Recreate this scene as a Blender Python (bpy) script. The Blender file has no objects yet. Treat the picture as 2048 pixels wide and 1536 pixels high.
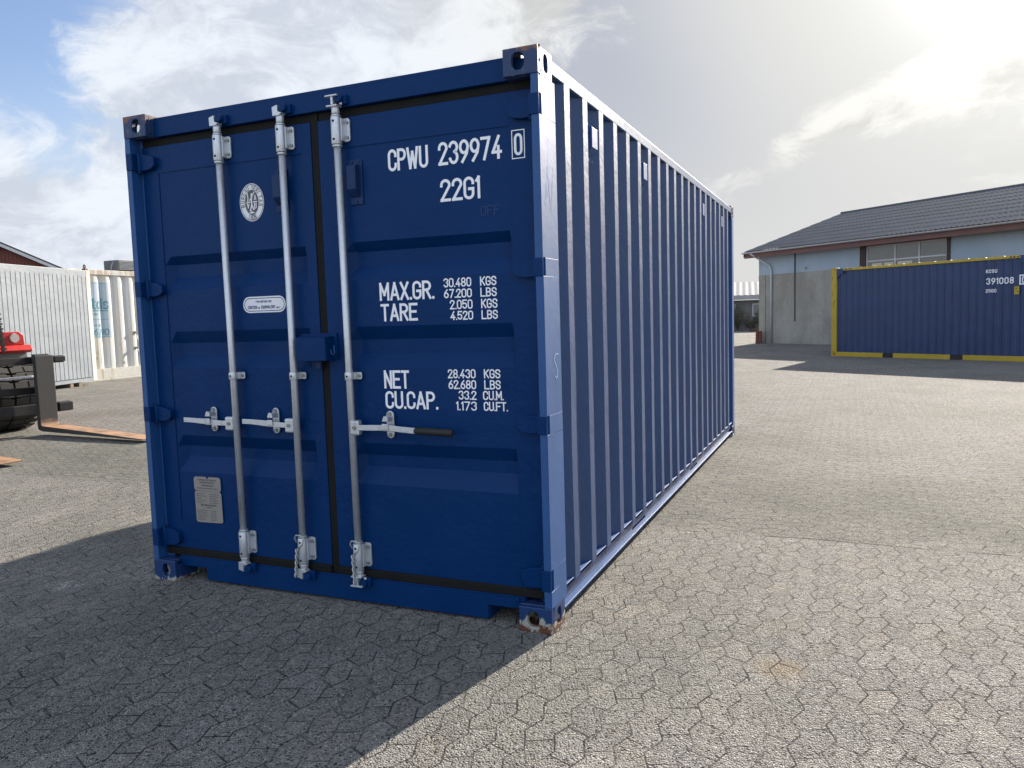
import bpy, math, random
from mathutils import Vector, Matrix, noise as mnoise
R = math.radians
random.seed(7)
sc = bpy.context.scene
COL = sc.collection

# ------------------------------------------------------------------ camera
cam = bpy.data.cameras.new('camera'); camo = bpy.data.objects.new('camera', cam); COL.objects.link(camo)
CAM = (3.6675, -3.2056, 1.4425)
camo.location = CAM; camo.rotation_mode = 'XYZ'; camo.rotation_euler = (1.48450, 0.03020, 0.40700)
cam.sensor_width = 36; cam.lens = 1566.345 / 2048 * 36; cam.clip_start = 0.05; cam.clip_end = 2000
sc.camera = camo

# ------------------------------------------------------------------ node helpers
class NT:
    def __init__(s, tree): s.t = tree; s.n = tree.nodes; s.l = tree.links
    def new(s, ty, **kw):
        n = s.n.new(ty)
        for k, v in kw.items(): setattr(n, k, v)
        return n
    def put(s, sock, v):
        if isinstance(v, bpy.types.NodeSocket): s.l.new(v, sock)
        elif isinstance(v, (tuple, list)):
            v = tuple(v)
            if len(sock.default_value) == 4 and len(v) == 3: v = v + (1,)
            sock.default_value = v
        else: sock.default_value = v
    def m(s, op, a, b=None, c=None, clamp=False):
        n = s.new('ShaderNodeMath', operation=op, use_clamp=clamp); s.put(n.inputs[0], a)
        if b is not None: s.put(n.inputs[1], b)
        if c is not None: s.put(n.inputs[2], c)
        return n.outputs[0]
    def v(s, op, a, b=None, out=0):
        n = s.new('ShaderNodeVectorMath', operation=op); s.put(n.inputs[0], a)
        if b is not None: s.put(n.inputs[1], b)
        return n.outputs[out]
    def mix(s, f, a, b, blend='MIX'):
        n = s.new('ShaderNodeMix', data_type='RGBA', blend_type=blend, clamp_factor=True)
        s.put(n.inputs[0], f); s.put(n.inputs[6], a); s.put(n.inputs[7], b); return n.outputs[2]
    def noise(s, vec, scale, detail=4, rough=.55, dist=0, out=0):
        n = s.new('ShaderNodeTexNoise'); s.put(n.inputs['Vector'], vec); s.put(n.inputs['Scale'], scale)
        n.inputs['Detail'].default_value = detail; n.inputs['Roughness'].default_value = rough; n.inputs['Distortion'].default_value = dist
        return n.outputs[out]
    def voro(s, vec, scale, out='Distance', feature='F1', rnd=1):
        n = s.new('ShaderNodeTexVoronoi', feature=feature); s.put(n.inputs['Vector'], vec); s.put(n.inputs['Scale'], scale)
        n.inputs['Randomness'].default_value = rnd
        return n.outputs[out]
    def ss(s, x, lo, hi, a=0., b=1.):
        n = s.new('ShaderNodeMapRange', interpolation_type='SMOOTHSTEP'); s.put(n.inputs[0], x)
        for i, q in zip((1, 2, 3, 4), (lo, hi, a, b)): s.put(n.inputs[i], q)
        return n.outputs[0]
    def obj(s): return s.new('ShaderNodeTexCoord').outputs['Object']
    def xyz(s, v):
        n = s.new('ShaderNodeSeparateXYZ'); s.put(n.inputs[0], v); return n.outputs
    def comb(s, x, y, z):
        n = s.new('ShaderNodeCombineXYZ'); s.put(n.inputs[0], x); s.put(n.inputs[1], y); s.put(n.inputs[2], z); return n.outputs[0]
    def bump(s, h, strength=.5, dist=.01, nrm=None):
        n = s.new('ShaderNodeBump'); s.put(n.inputs['Height'], h); s.put(n.inputs['Strength'], strength); s.put(n.inputs['Distance'], dist)
        if nrm is not None: s.put(n.inputs['Normal'], nrm)
        return n.outputs[0]

def mat(name):
    m = bpy.data.materials.new(name); m.use_nodes = True; nt = NT(m.node_tree)
    b = m.node_tree.nodes['Principled BSDF']; nt.b = b
    return m, nt
def bsdf(nt, col=None, rough=None, metal=None, nrm=None, spec=None, coat=None, coat_r=None):
    b = nt.b
    for k, v in (('Base Color', col), ('Roughness', rough), ('Metallic', metal), ('Normal', nrm), ('Specular IOR Level', spec), ('Coat Weight', coat), ('Coat Roughness', coat_r)):
        if v is not None: nt.put(b.inputs[k], v)

# ------------------------------------------------------------------ world and sun
SUN_EL, SUN_AZ = 24.6, 77.7           # azimuth counter-clockwise from +X
w = bpy.data.worlds.new('World'); sc.world = w; w.use_nodes = True
nt = NT(w.node_tree); bg = w.node_tree.nodes['Background']
sky = nt.new('ShaderNodeTexSky', sky_type='NISHITA'); sky.sun_disc = False
sky.sun_elevation = R(SUN_EL); sky.sun_rotation = R(90 - SUN_AZ)
sky.air_density = 1.0; sky.dust_density = 0.6; sky.ozone_density = 2.0
sund = Vector((math.cos(R(SUN_EL)) * math.cos(R(SUN_AZ)), math.cos(R(SUN_EL)) * math.sin(R(SUN_AZ)), math.sin(R(SUN_EL))))
d = nt.v('NORMALIZE', nt.new('ShaderNodeTexCoord').outputs['Generated'])
dx, dy, dz = nt.xyz(d)[:3]
wv_ = nt.v('MULTIPLY', nt.v('SUBTRACT', nt.noise(d, 5.0, 4, .6, out=1), (.5, .5, .5)), (.10, .10, .07))
q = nt.v('MULTIPLY', nt.v('ADD', d, wv_), (1, 1, 1.9))
n1 = nt.noise(q, 3.4, 9, .60, .25)
n2 = nt.noise(nt.v('ADD', q, (5, 2, 1)), 8.5, 9, .66, .5)
n3 = nt.noise(nt.v('ADD', q, (1, 7, 3)), 2.2, 5, .5)
sdot = nt.m('MAXIMUM', nt.v('DOT_PRODUCT', d, tuple(sund), out=1), 0.0)
glow = nt.m('POWER', sdot, 150.0)
def blob(v, lo, hi):                                                         # soft patch of sky around direction v
    return nt.ss(nt.v('DOT_PRODUCT', d, tuple(Vector(v).normalized()), out=1), lo, hi)
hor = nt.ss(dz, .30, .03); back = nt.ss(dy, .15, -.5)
clear = nt.mix(1.0, sky.outputs[0], (.80, .76, .80), 'MULTIPLY')
base = nt.mix(nt.ss(sdot, .50, .86), clear, (2.35, 2.48, 2.85))       # clear air fading into a thin veil towards the sun
base = nt.mix(nt.m('MULTIPLY', blob((-.753, .593, .285), .93, .975), .0), base, sky.outputs[0])
base = nt.mix(nt.ss(sdot, .88, .975), base, (3.45, 3.43, 3.32))
base = nt.mix(nt.m('MULTIPLY', hor, nt.ss(sdot, .3, .85, .55, .9)), base, (3.45, 3.46, 3.36))
band = nt.ss(nt.m('ABSOLUTE', nt.v('DOT_PRODUCT', d, (-.357, -.187, .915), out=1)), .0, .060, 1, 0)
band = nt.m('MULTIPLY', band, nt.m('MULTIPLY', blob((.0, .98, .20), .945, .985), .25))
bias = nt.m('ADD', nt.m('MULTIPLY', blob((-.50, .80, .32), .93, .99), .20), nt.m('MULTIPLY', blob((-.80, .58, .13), .95, .99), .22))
bias = nt.m('ADD', bias, nt.m('MULTIPLY', blob((-.323, .887, .36), .975, 1.0), .12)); bias = nt.m('ADD', bias, band)
bias = nt.m('SUBTRACT', bias, nt.m('MULTIPLY', blob((-.755, .59, .29), .984, .999), .19))
bias = nt.m('SUBTRACT', bias, nt.m('MULTIPLY', blob((-.13, .95, .29), .955, .990), .20))
bias = nt.m('SUBTRACT', bias, nt.m('MULTIPLY', blob((-.33, .92, .19), .985, .999), .16))
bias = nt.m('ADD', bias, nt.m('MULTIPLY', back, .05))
cov = nt.m('ADD', nt.m('ADD', nt.m('MULTIPLY', n1, .54), nt.m('MULTIPLY', n2, .46)), bias)
mask = nt.ss(cov, .475, .625)
lit = nt.ss(nt.m('ADD', nt.m('MULTIPLY', n2, .75), nt.m('MULTIPLY', n3, .35)), .44, .66)
lit = nt.m('MAXIMUM', lit, nt.ss(cov, .60, .50)) if False else lit
shade_c = nt.mix(nt.ss(sdot, .7, .95), (2.9, 3.15, 3.6), (2.95, 2.9, 2.72)); lit_c = nt.mix(nt.ss(sdot, .7, .97), (4.05, 4.3, 4.65), (4.3, 4.25, 4.05))
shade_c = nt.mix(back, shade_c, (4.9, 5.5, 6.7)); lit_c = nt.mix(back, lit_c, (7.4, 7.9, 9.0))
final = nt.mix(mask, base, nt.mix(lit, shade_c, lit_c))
final = nt.mix(1.0, final, nt.mix(1.0, nt.comb(glow, glow, glow), (10, 9.9, 9.6), 'MULTIPLY'), 'ADD')
g2_ = nt.m('MULTIPLY', nt.m('POWER', sdot, 28.0), 1.1); final = nt.mix(1.0, final, nt.comb(g2_, g2_, nt.m('MULTIPLY', g2_, 1.0)), 'ADD')
final = nt.mix(nt.ss(dz, .0, -.06), final, (2.2, 2.1, 2.0))
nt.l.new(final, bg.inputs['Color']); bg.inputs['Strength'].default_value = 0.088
sl = bpy.data.lights.new('sun', 'SUN'); so = bpy.data.objects.new('sun', sl); COL.objects.link(so)
sl.energy = 4.6; sl.angle = R(.55); sl.color = (1.0, .905, .79)
so.rotation_euler = (-sund).to_track_quat('-Z', 'Y').to_euler(); so.location = sund * 60
sc.view_settings.view_transform = 'Standard'; sc.view_settings.look = 'None'
sc.view_settings.exposure = 1.30; sc.view_settings.gamma = 1.0; sc.view_settings.use_curve_mapping = False
try:
    sc.cycles.use_denoising = True; sc.cycles.max_bounces = 6
except Exception: pass

# ------------------------------------------------------------------ materials
def paint(name, col, rough=.33, fade=.12, dirt=.0, bumpk=.02, scale=1.0, coat=.0, spec=.5, coat_r=.38):
    m, nt = mat(name); o = nt.obj()
    n = nt.noise(o, 1.7 * scale, 5, .6); n2 = nt.noise(nt.v('MULTIPLY', o, (9, 9, 1.2)), 1.5 * scale, 4, .6); n3 = nt.noise(o, 45, 3, .6)
    lite = tuple(min(1, c * 1.4 + .006) for c in col); dark = tuple(c * .8 for c in col)
    c = nt.mix(nt.m('MULTIPLY', nt.ss(n, .35, .7), fade * 3, clamp=True), col, lite)
    c = nt.mix(nt.m('MULTIPLY', nt.ss(n2, .55, .8), fade * 2, clamp=True), c, dark)
    if dirt: c = nt.mix(nt.m('MULTIPLY', nt.ss(nt.m('ADD', nt.m('MULTIPLY', n2, .7), nt.m('MULTIPLY', n3, .3)), .5, .72), dirt), c, (.16, .13, .09))
    r = nt.m('ADD', nt.m('MULTIPLY', n, .18), rough - .09)
    bsdf(nt, c, r, spec=spec, nrm=nt.bump(nt.m('ADD', nt.m('MULTIPLY', n3, .06), n), 1.0, bumpk), coat=coat, coat_r=coat_r)
    return m
def worn(name, col, zlo, zhi, amount, seed=0.0):                             # paint scraped to primer and rust
    m, nt = mat(name); o = nt.obj(); z = nt.xyz(o)[2]
    n = nt.noise(nt.v('ADD', o, (seed, seed, 0)), 16, 7, .65, .3); n2 = nt.noise(nt.v('MULTIPLY', nt.v('ADD', o, (seed + 3, 1, 0)), (22, 22, 5)), 1.3, 5, .6)
    edge = nt.ss(z, zlo, zhi, 1, 0)
    a = nt.m('ADD', nt.m('MULTIPLY', edge, amount), nt.m('SUBTRACT', n, .5))
    rust = nt.ss(a, .40, .46); bare = nt.ss(nt.m('ADD', nt.m('MULTIPLY', edge, amount * .8), nt.m('SUBTRACT', n2, .5)), .22, .27)
    c = nt.mix(bare, col, (.33, .34, .29)); c = nt.mix(rust, c, nt.mix(n2, (.075, .024, .012), (.15, .055, .028)))
    bsdf(nt, c, nt.m('ADD', nt.m('MULTIPLY', rust, .45), .36), nrm=nt.bump(nt.m('ADD', n, nt.m('MULTIPLY', rust, .4)), .5, .004))
    return m
BLUE = (.0003, .0275, .112)
M = {}
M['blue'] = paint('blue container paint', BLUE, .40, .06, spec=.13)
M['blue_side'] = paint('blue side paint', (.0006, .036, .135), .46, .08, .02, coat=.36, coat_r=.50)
M['blue_post'] = paint('sheen-lightened blue post paint', (.008, .066, .215), .54, .12, .03, bumpk=.006, coat=.12, coat_r=.55)  # container blue made lighter: the side-lit sheen is put into its colour
M['blue_rail'] = paint('faded blue rail paint', (.030, .080, .18), .55, .16, .12, bumpk=.008, spec=.35)
M['blue_dark'] = paint('blue vent paint', (.006, .028, .095), .45, .08, spec=.25)
M['rust_top'] = worn('worn blue top casting', (.012, .035, .10), 2.50, 2.61, .0, 2.0)
M['cast_br'] = worn('scraped blue casting', (.009, .038, .13), .0, .125, .50, 5.0)
M['cast_bl'] = worn('chipped blue casting', (.009, .038, .13), .0, .05, .36, 9.0)
m, nt = mat('rusty top casting'); o = nt.obj(); n = nt.noise(o, 14, 7, .65, .4); n2 = nt.noise(nt.v('MULTIPLY', o, (30, 30, 9)), 1, 5, .6); z = nt.xyz(o)[2]
a = nt.m('ADD', nt.m('MULTIPLY', nt.ss(z, 2.49, 2.60), .20), nt.m('SUBTRACT', n, .5))
c = nt.mix(nt.ss(n2, .55, .68), (.011, .035, .11), (.10, .11, .12)); c = nt.mix(nt.ss(a, .13, .22), c, nt.mix(n2, (.11, .04, .02), (.26, .13, .08)))
bsdf(nt, c, .5, nrm=nt.bump(n, .4, .004)); M['cast_top'] = m
m, nt = mat('galvanised steel'); o = nt.obj(); n = nt.voro(o, 70, 'Color'); n2 = nt.noise(nt.v('MULTIPLY', o, (30, 30, 4)), 1, 5, .6)
c = nt.mix(nt.m('MULTIPLY', nt.xyz(n)[0], .3), (.58, .61, .63), (.78, .80, .81)); c = nt.mix(nt.ss(n2, .54, .74), c, (.46, .45, .40))
bsdf(nt, c, nt.m('ADD', nt.m('MULTIPLY', n2, .2), 0.30), .60, nrm=nt.bump(nt.noise(o, 120, 3), .15, .002)); M['galv'] = m
m, nt = mat('door rubber'); o = nt.obj(); n = nt.noise(o, 8, 6, .6)
bsdf(nt, nt.mix(n, (.006, .007, .007), (.016, .016, .014)), .70, spec=.15, nrm=nt.bump(nt.noise(o, 40, 4), .3, .003)); M['rubber'] = m
def flat(name, col, rough=.5, metal=0.0, var=.15, sc_=12, bk=.0015):
    m, nt = mat(name); o = nt.obj(); n = nt.noise(o, sc_, 5, .6)
    c = nt.mix(nt.m('MULTIPLY', n, 1.0), tuple(max(0, x * (1 - var)) for x in col), tuple(min(1, x * (1 + var)) for x in col))
    bsdf(nt, c, rough, metal, nrm=nt.bump(n, .3, bk)); return m
M['white'] = flat('white lettering', (.88, .90, .92), .45, 0, .06)
M['decal'] = flat('white decal', (.80, .82, .85), .4, 0, .05)
M['decal_dark'] = flat('dark decal print', (.10, .10, .095), .5)
M['ink'] = flat('navy print', (.02, .035, .10), .5)
M['plate'] = flat('dull aluminium plate', (.30, .28, .25), .5, .25, .12, 30)
M['grip'] = flat('black rubber grip', (.012, .012, .011), .6)
M['hole'] = flat('dark socket', (.006, .007, .009), .8)
M['blue_chalk'] = flat('pale blue scratch marks', (.03, .16, .42), .7)
M['faint'] = flat('faint marker', (.035, .075, .17), .6)
M['chalk'] = flat('pale chalk marks', (.40, .55, .72), .7)
M['wire'] = flat('twisted steel wire', (.45, .46, .46), .5, .4)
M['timber'] = flat('weathered timber', (.16, .12, .08), .8, 0, .4, 9)
M['bolt'] = flat('steel bolt', (.28, .29, .29), .4, .7)

# ------------------------------------------------------------------ mesh helpers
class MB:
    def __init__(s): s.v = []; s.f = []; s.sm = []
    def add(s, vs, fs, smooth=False):
        k = len(s.v); s.v += [tuple(p) for p in vs]; s.f += [tuple(i + k for i in f) for f in fs]; s.sm += [smooth] * len(fs); return s
    def box(s, x0, x1, y0, y1, z0, z1, rot=None, piv=None):
        vs = [(x, y, z) for x in (x0, x1) for y in (y0, y1) for z in (z0, z1)]
        if rot is not None:
            p = Vector(piv if piv else ((x0 + x1) / 2, (y0 + y1) / 2, (z0 + z1) / 2)); vs = [tuple(p + rot @ (Vector(q) - p)) for q in vs]
        return s.add(vs, [(0, 1, 3, 2), (4, 6, 7, 5), (0, 4, 5, 1), (2, 3, 7, 6), (0, 2, 6, 4), (1, 5, 7, 3)])
    def cyl(s, p, q, r0, r1=None, n=16, caps=True):
        r1 = r0 if r1 is None else r1; p = Vector(p); q = Vector(q); a = (q - p).normalized()
        u = a.orthogonal().normalized(); w_ = a.cross(u)
        vs = [];
        for c, r in ((p, r0), (q, r1)):
            for i in range(n):
                t = 2 * math.pi * i / n; vs.append(c + (u * math.cos(t) + w_ * math.sin(t)) * r)
        s.add(vs, [(i, (i + 1) % n, n + (i + 1) % n, n + i) for i in range(n)], True)
        if caps: s.add(vs, [tuple(range(n - 1, -1, -1)), tuple(range(n, 2 * n))])
        return s
    def tube(s, pts, r, n=8):
        pts = [Vector(p) for p in pts]; rings = []; prev = None
        for i, p in enumerate(pts):
            t = (pts[min(i + 1, len(pts) - 1)] - pts[max(i - 1, 0)]).normalized()
            u = t.orthogonal().normalized() if prev is None else (prev - t * prev.dot(t)).normalized()
            prev = u; w_ = t.cross(u); rr = r[i] if isinstance(r, (list, tuple)) else r
            rings.append([p + (u * math.cos(2 * math.pi * k / n) + w_ * math.sin(2 * math.pi * k / n)) * rr for k in range(n)])
        vs = [q for g in rings for q in g]; fs = []
        for i in range(len(rings) - 1):
            for k in range(n): fs.append((i * n + k, i * n + (k + 1) % n, (i + 1) * n + (k + 1) % n, (i + 1) * n + k))
        s.add(vs, fs, True); s.add(vs, [tuple(range(n - 1, -1, -1)), tuple(range((len(rings) - 1) * n, len(rings) * n))]); return s
    def prism(s, poly, axis, a, b):                                          # polygon in the two other axes, extruded along axis
        def P(u, v, t): return (t, u, v) if axis == 'x' else ((u, t, v) if axis == 'y' else (u, v, t))
        n = len(poly); vs = [P(u, v, a) for u, v in poly] + [P(u, v, b) for u, v in poly]
        fs = [(i, (i + 1) % n, n + (i + 1) % n, n + i) for i in range(n)] + [tuple(range(n - 1, -1, -1)), tuple(range(n, 2 * n))]
        return s.add(vs, fs)
    def sheet(s, prof, P, a, b, th=None):                                    # open profile extruded between a and b; P(u, v, t)->xyz
        n = len(prof); vs = [P(u, v, a) for u, v in prof] + [P(u, v, b) for u, v in prof]
        return s.add(vs, [(i, i + 1, n + i + 1, n + i) for i in range(n - 1)])
    def build(s, name, m, parent=None, bevel=0, loc=None, seg=2):
        me = bpy.data.meshes.new(name); me.from_pydata(s.v, [], s.f)
        for p, q in zip(me.polygons, s.sm): p.use_smooth = q
        if m is not None: me.materials.append(m)
        import bmesh
        bm = bmesh.new(); bm.from_mesh(me); bmesh.ops.remove_doubles(bm, verts=bm.verts, dist=1e-6); bmesh.ops.recalc_face_normals(bm, faces=bm.faces); bm.to_mesh(me); bm.free()
        o = bpy.data.objects.new(name, me); COL.objects.link(o)
        if parent is not None: o.parent = parent
        if loc is not None: o.location = loc
        if bevel:
            md = o.modifiers.new('bevel', 'BEVEL'); md.width = bevel; md.segments = seg; md.limit_method = 'ANGLE'; md.angle_limit = R(40)
        return o
def thing(name, label, cat, loc=(0, 0, 0), rz=0, group=None):
    o = bpy.data.objects.new(name, None); COL.objects.link(o); o.location = loc; o.rotation_euler = (0, 0, rz); o.empty_display_size = .2
    o['label'] = label; o['category'] = cat
    if group: o['group'] = group
    return o
def tag(o, label, cat, group=None):
    o['label'] = label; o['category'] = cat
    if group: o['group'] = group
    return o
def lab(o, t): o['label'] = t; return o
def dup(o, parent, loc):
    c = o.copy(); COL.objects.link(c); c.parent = parent; c.location = loc
    for ch in list(o.children):
        g = ch.copy(); COL.objects.link(g); g.parent = c
    return c

# ------------------------------------------------------------------ stroke lettering
def arc(cx, cy, rx, ry, a0, a1, n=9):
    return [(cx + rx * math.cos(R(a0 + (a1 - a0) * i / n)), cy + ry * math.sin(R(a0 + (a1 - a0) * i / n))) for i in range(n + 1)]
def glyph(ch, w=.46):
    h = w / 2; r = h
    G = {
     '0': [arc(h, 1 - r, h, r, 0, 180) + arc(h, r, h, r, 180, 360) + [(w, 1 - r)]],
     'O': [arc(h, 1 - r, h, r, 0, 180) + arc(h, r, h, r, 180, 360) + [(w, 1 - r)]],
     'C': [[(w, .72)] + arc(h, 1 - r, h, r, 0, 180) + arc(h, r, h, r, 180, 360) + [(w, .28)]],
     'G': [[(w, .74)] + arc(h, 1 - r, h, r, 0, 180) + arc(h, r, h, r, 180, 360) + [(w, .46), (h * 1.1, .46)]],
     'U': [[(0, 1)] + arc(h, r, h, r, 180, 360) + [(w, 1)]],
     'P': [[(0, 0), (0, 1)], [(0, 1), (w * .5, 1)] + arc(w * .5, .75, w * .5, .25, 90, -90) + [(0, .5)]],
     'R': [[(0, 0), (0, 1)], [(0, 1), (w * .5, 1)] + arc(w * .5, .75, w * .5, .25, 90, -90) + [(0, .5)], [(w * .45, .5), (w, 0)]],
     'B': [[(0, 0), (0, 1)], [(0, 1), (w * .5, 1)] + arc(w * .5, .76, w * .46, .24, 90, -90) + [(0, .52)], [(w * .4, .52)] + arc(w * .5, .26, w * .5, .26, 90, -90) + [(0, 0)]],
     'D': [[(0, 0), (0, 1)], [(0, 1), (w * .45, 1)] + arc(w * .45, .68, w * .55, .32, 90, 0) + arc(w * .45, .32, w * .55, .32, 0, -90) + [(0, 0)]],
     'W': [[(0, 1), (.16, 0), (.33, .8), (.50, 0), (.66, 1)]],
     'M': [[(0, 0), (0, 1), (.27, .3), (.54, 1), (.54, 0)]],
     'N': [[(0, 0), (0, 1), (w, 0), (w, 1)]],
     'V': [[(0, 1), (h, 0), (w, 1)]],
     'A': [[(0, 0), (h * 1.1, 1), (w * 1.1, 0)], [(w * .17, .28), (w * .93, .28)]],
     'X': [[(0, 0), (w, 1)], [(0, 1), (w, 0)]],
     'K': [[(0, 0), (0, 1)], [(w, 1), (0, .42)], [(w * .3, .58), (w, 0)]],
     'T': [[(0, 1), (w, 1)], [(h, 1), (h, 0)]],
     'E': [[(w, 1), (0, 1), (0, 0), (w, 0)], [(0, .52), (w * .85, .52)]],
     'F': [[(w, 1), (0, 1), (0, 0)], [(0, .52), (w * .85, .52)]],
     'L': [[(0, 1), (0, 0), (w, 0)]],
     'I': [[(0, 0), (0, 1)]], 'Y': [[(0, 1), (h, .5), (w, 1)], [(h, .5), (h, 0)]],
     'H': [[(0, 0), (0, 1)], [(w, 0), (w, 1)], [(0, .5), (w, .5)]],
     'Q': [arc(h, 1 - r, h, r, 0, 180) + arc(h, r, h, r, 180, 360) + [(w, 1 - r)], [(h, .25), (w * 1.05, 0)]],
     'J': [[(w, 1)] + arc(h, r, h, r, 0, -180)],
     'S': [[(w, .76)] + arc(h, .77, h, .23, 10, 180) + [(0, .73)] + [(w * .1, .60), (w * .9, .42)] + arc(h, .25, h, .25, 20, -180)],
     '2': [[(0, .74)] + arc(h, 1 - h, h, h, 175, -15) + [(0, 0), (w, 0)]],
     '3': [arc(h, .765, h, .235, 165, -75) + arc(h, .27, h, .27, 75, -165)],
     '4': [[(w * .78, 1), (0, .27), (w * 1.02, .27)], [(w * .72, .52), (w * .72, 0)]],
     '5': [[(w * .95, 1), (w * .08, 1), (0, .56)] + arc(h, .33, h, .30, 110, -160)],
     '6': [arc(h, .29, h, .29, 180, 540, 14), [(0, .29), (w * .15, .62), (w * .75, 1)]],
     '7': [[(0, 1), (w, 1), (w * .30, 0)]],
     '8': [arc(h, .755, h * .9, .245, 0, 360, 14), arc(h, .255, h, .255, 0, 360, 14)],
     '9': [arc(h, .71, h, .29, 0, 360, 14), [(w, .71), (w * .85, .38), (w * .25, 0)]],
     '1': [[(0, .84), (.12, 1), (.12, 0)]],
     '.': [[(0, .0), (.0, .015)]], ',': [[(.04, .10), (0, -.10)]], '-': [[(0, .5), (.3, .5)]],
     't': [[(.12, .95), (.12, .12), (.2, 0), (.34, 0)], [(0, .68), (.34, .68)]],
     'a': [arc(.22, .34, .22, .34, 0, 360, 14), [(.46, .70), (.46, 0)]],
     'l': [[(0, 0), (0, 1)]],
     's': [[(.40, .55)] + arc(.21, .53, .19, .16, 20, 190) + [(.05, .42), (.37, .28)] + arc(.21, .17, .2, .17, 20, -170)],
     'e': [[(.0, .36), (.42, .36)] + arc(.21, .36, .21, .34, 0, 300, 10)],
     'c': [arc(.21, .35, .21, .34, 50, 310, 10)], 'r': [[(0, .7), (0, 0)], [(0, .45), (.12, .68), (.28, .66)]],
     'i': [[(0, .7), (0, 0)]], 'n': [[(0, .7), (0, 0)], [(0, .5)] + arc(.2, .48, .2, .2, 150, 0, 5) + [(.4, 0)]],
     'o': [arc(.21, .35, .21, .35, 0, 360, 12)],
    }
    return G.get(ch, [])
def ribbon(pts, t, extend=True):
    pts = [Vector((p[0], p[1])) for p in pts]; q = [pts[0]]
    for p in pts[1:]:
        if (p - q[-1]).length > 1e-5: q.append(p)
    pts = q; n = len(pts); closed = (pts[0] - pts[-1]).length < 1e-4 and n > 3
    if closed: pts = pts[:-1]; n -= 1
    if not closed:
        pts[0] = pts[0] - (pts[1] - pts[0]).normalized() * t * .48; pts[-1] = pts[-1] + (pts[-1] - pts[-2]).normalized() * t * .48
    L, Rr = [], []
    for i in range(n):
        if closed: a, b = pts[i - 1], pts[(i + 1) % n]
        else: a, b = pts[max(i - 1, 0)], pts[min(i + 1, n - 1)]
        d0 = (pts[i] - a); d1 = (b - pts[i]); d0 = d0.normalized() if d0.length > 1e-9 else d1.normalized(); d1 = d1.normalized() if d1.length > 1e-9 else d0
        n0 = Vector((-d0.y, d0.x)); n1 = Vector((-d1.y, d1.x)); mm = (n0 + n1)
        mm = mm.normalized() if mm.length > 1e-6 else n0
        k = min(1 / max(mm.dot(n0), .35), 2.2); p = pts[i]
        L.append(p + mm * t / 2 * k); Rr.append(p - mm * t / 2 * k)
    vs = L + Rr; m_ = n if closed else n - 1
    fs = [(n + i, n + (i + 1) % n, (i + 1) % n, i) for i in range(m_)]
    return [(v.x, v.y) for v in vs], fs
def split_sharp(l):
    out = [[l[0]]]
    for i in range(1, len(l) - 1):
        out[-1].append(l[i]); a = Vector(l[i]) - Vector(l[i - 1]); b = Vector(l[i + 1]) - Vector(l[i])
        if a.length > 1e-6 and b.length > 1e-6 and a.angle(b) > R(95): out.append([l[i]])
    out[-1].append(l[-1]); return out
def text(mb, s, x0, x1, z0, z1, t, P, w=.46, gap=.20):
    """fit string s into x0..x1, z0..z1, stroke thickness t; P(x, z)->xyz; every stroke lies a hair above the last"""
    h = z1 - z0 - t; items = []; cur = 0
    for ch in s:
        if ch == ' ': cur += .34; continue
        g = glyph(ch, w); ww = max([p[0] for l in g for p in l] + [0]); items.append((g, cur)); cur += ww + gap
    tot = cur - gap; kx = (x1 - x0 - t) / tot
    for g, off in items:
        k = 0
        for l0 in g:
            pts0 = [(x0 + t / 2 + (off + p[0]) * kx, z0 + t / 2 + p[1] * h) for p in l0]
            for pts in split_sharp(pts0):
                vs, fs = ribbon(pts, t); dy_ = .00025 * k; k += 1
                mb.add([(lambda q: (q[0], q[1] - dy_, q[2]))(P(a, b)) for a, b in vs], fs)
    return mb
def front(x, z, d):                                                          # measured on the front plane y=0 -> the same sight line at depth d
    k = (3.2056 + d) / 3.2056
    return CAM[0] + (x - CAM[0]) * k, CAM[2] + (z - CAM[2]) * k

# ================================================================== GROUND
m, nt = mat('interlocking concrete paving'); o = nt.obj(); X, Y = nt.xyz(o)[:2]
# beyond the seam the bond is laid crosswise
beyond = nt.m('GREATER_THAN', nt.m('ADD', Y, nt.m('MULTIPLY', nt.noise(o, .8, 2), .12)), 1.96)
wob = nt.v('SUBTRACT', nt.noise(o, 1.3, 3, .5, out=1), (.5, .5, .5)); wx, wy = nt.xyz(wob)[:2]
def selx(a, b): return nt.m('ADD', nt.m('MULTIPLY', a, nt.m('SUBTRACT', 1.0, beyond)), nt.m('MULTIPLY', b, beyond))
U = nt.m('ADD', selx(X, nt.m('ADD', Y, .031)), nt.m('MULTIPLY', wx, .035))
V = nt.m('ADD', selx(Y, nt.m('ADD', X, .05)), nt.m('MULTIPLY', wy, .035))
PER, ROW, AMP = .1885, .107, .0185
ph = nt.m('DIVIDE', nt.m('SUBTRACT', V, -.976), PER)                         # 0 at the minimum, .5 at the maximum of the wave
fr = nt.m('FRACT', ph); tri = nt.m('SUBTRACT', 1.0, nt.m('MULTIPLY', nt.m('ABSOLUTE', nt.m('SUBTRACT', fr, .5)), 4.0))   # -1 .. 1
s_ = nt.m('DIVIDE', nt.m('SUBTRACT', nt.m('SUBTRACT', U, 1.788), nt.m('MULTIPLY', tri, AMP)), ROW)
k_ = nt.m('FLOOR', s_); f_ = nt.m('FRACT', s_)
dw = nt.m('MULTIPLY', nt.m('MINIMUM', f_, nt.m('SUBTRACT', 1.0, f_)), ROW * .93)
odd = nt.m('FLOORED_MODULO', k_, 2.0); sg = nt.m('SUBTRACT', 1.0, nt.m('MULTIPLY', odd, 2.0))
v2 = nt.m('SUBTRACT', V, nt.m('MULTIPLY', nt.m('MULTIPLY', sg, nt.m('SUBTRACT', f_, .5)), .36 * ROW))
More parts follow.
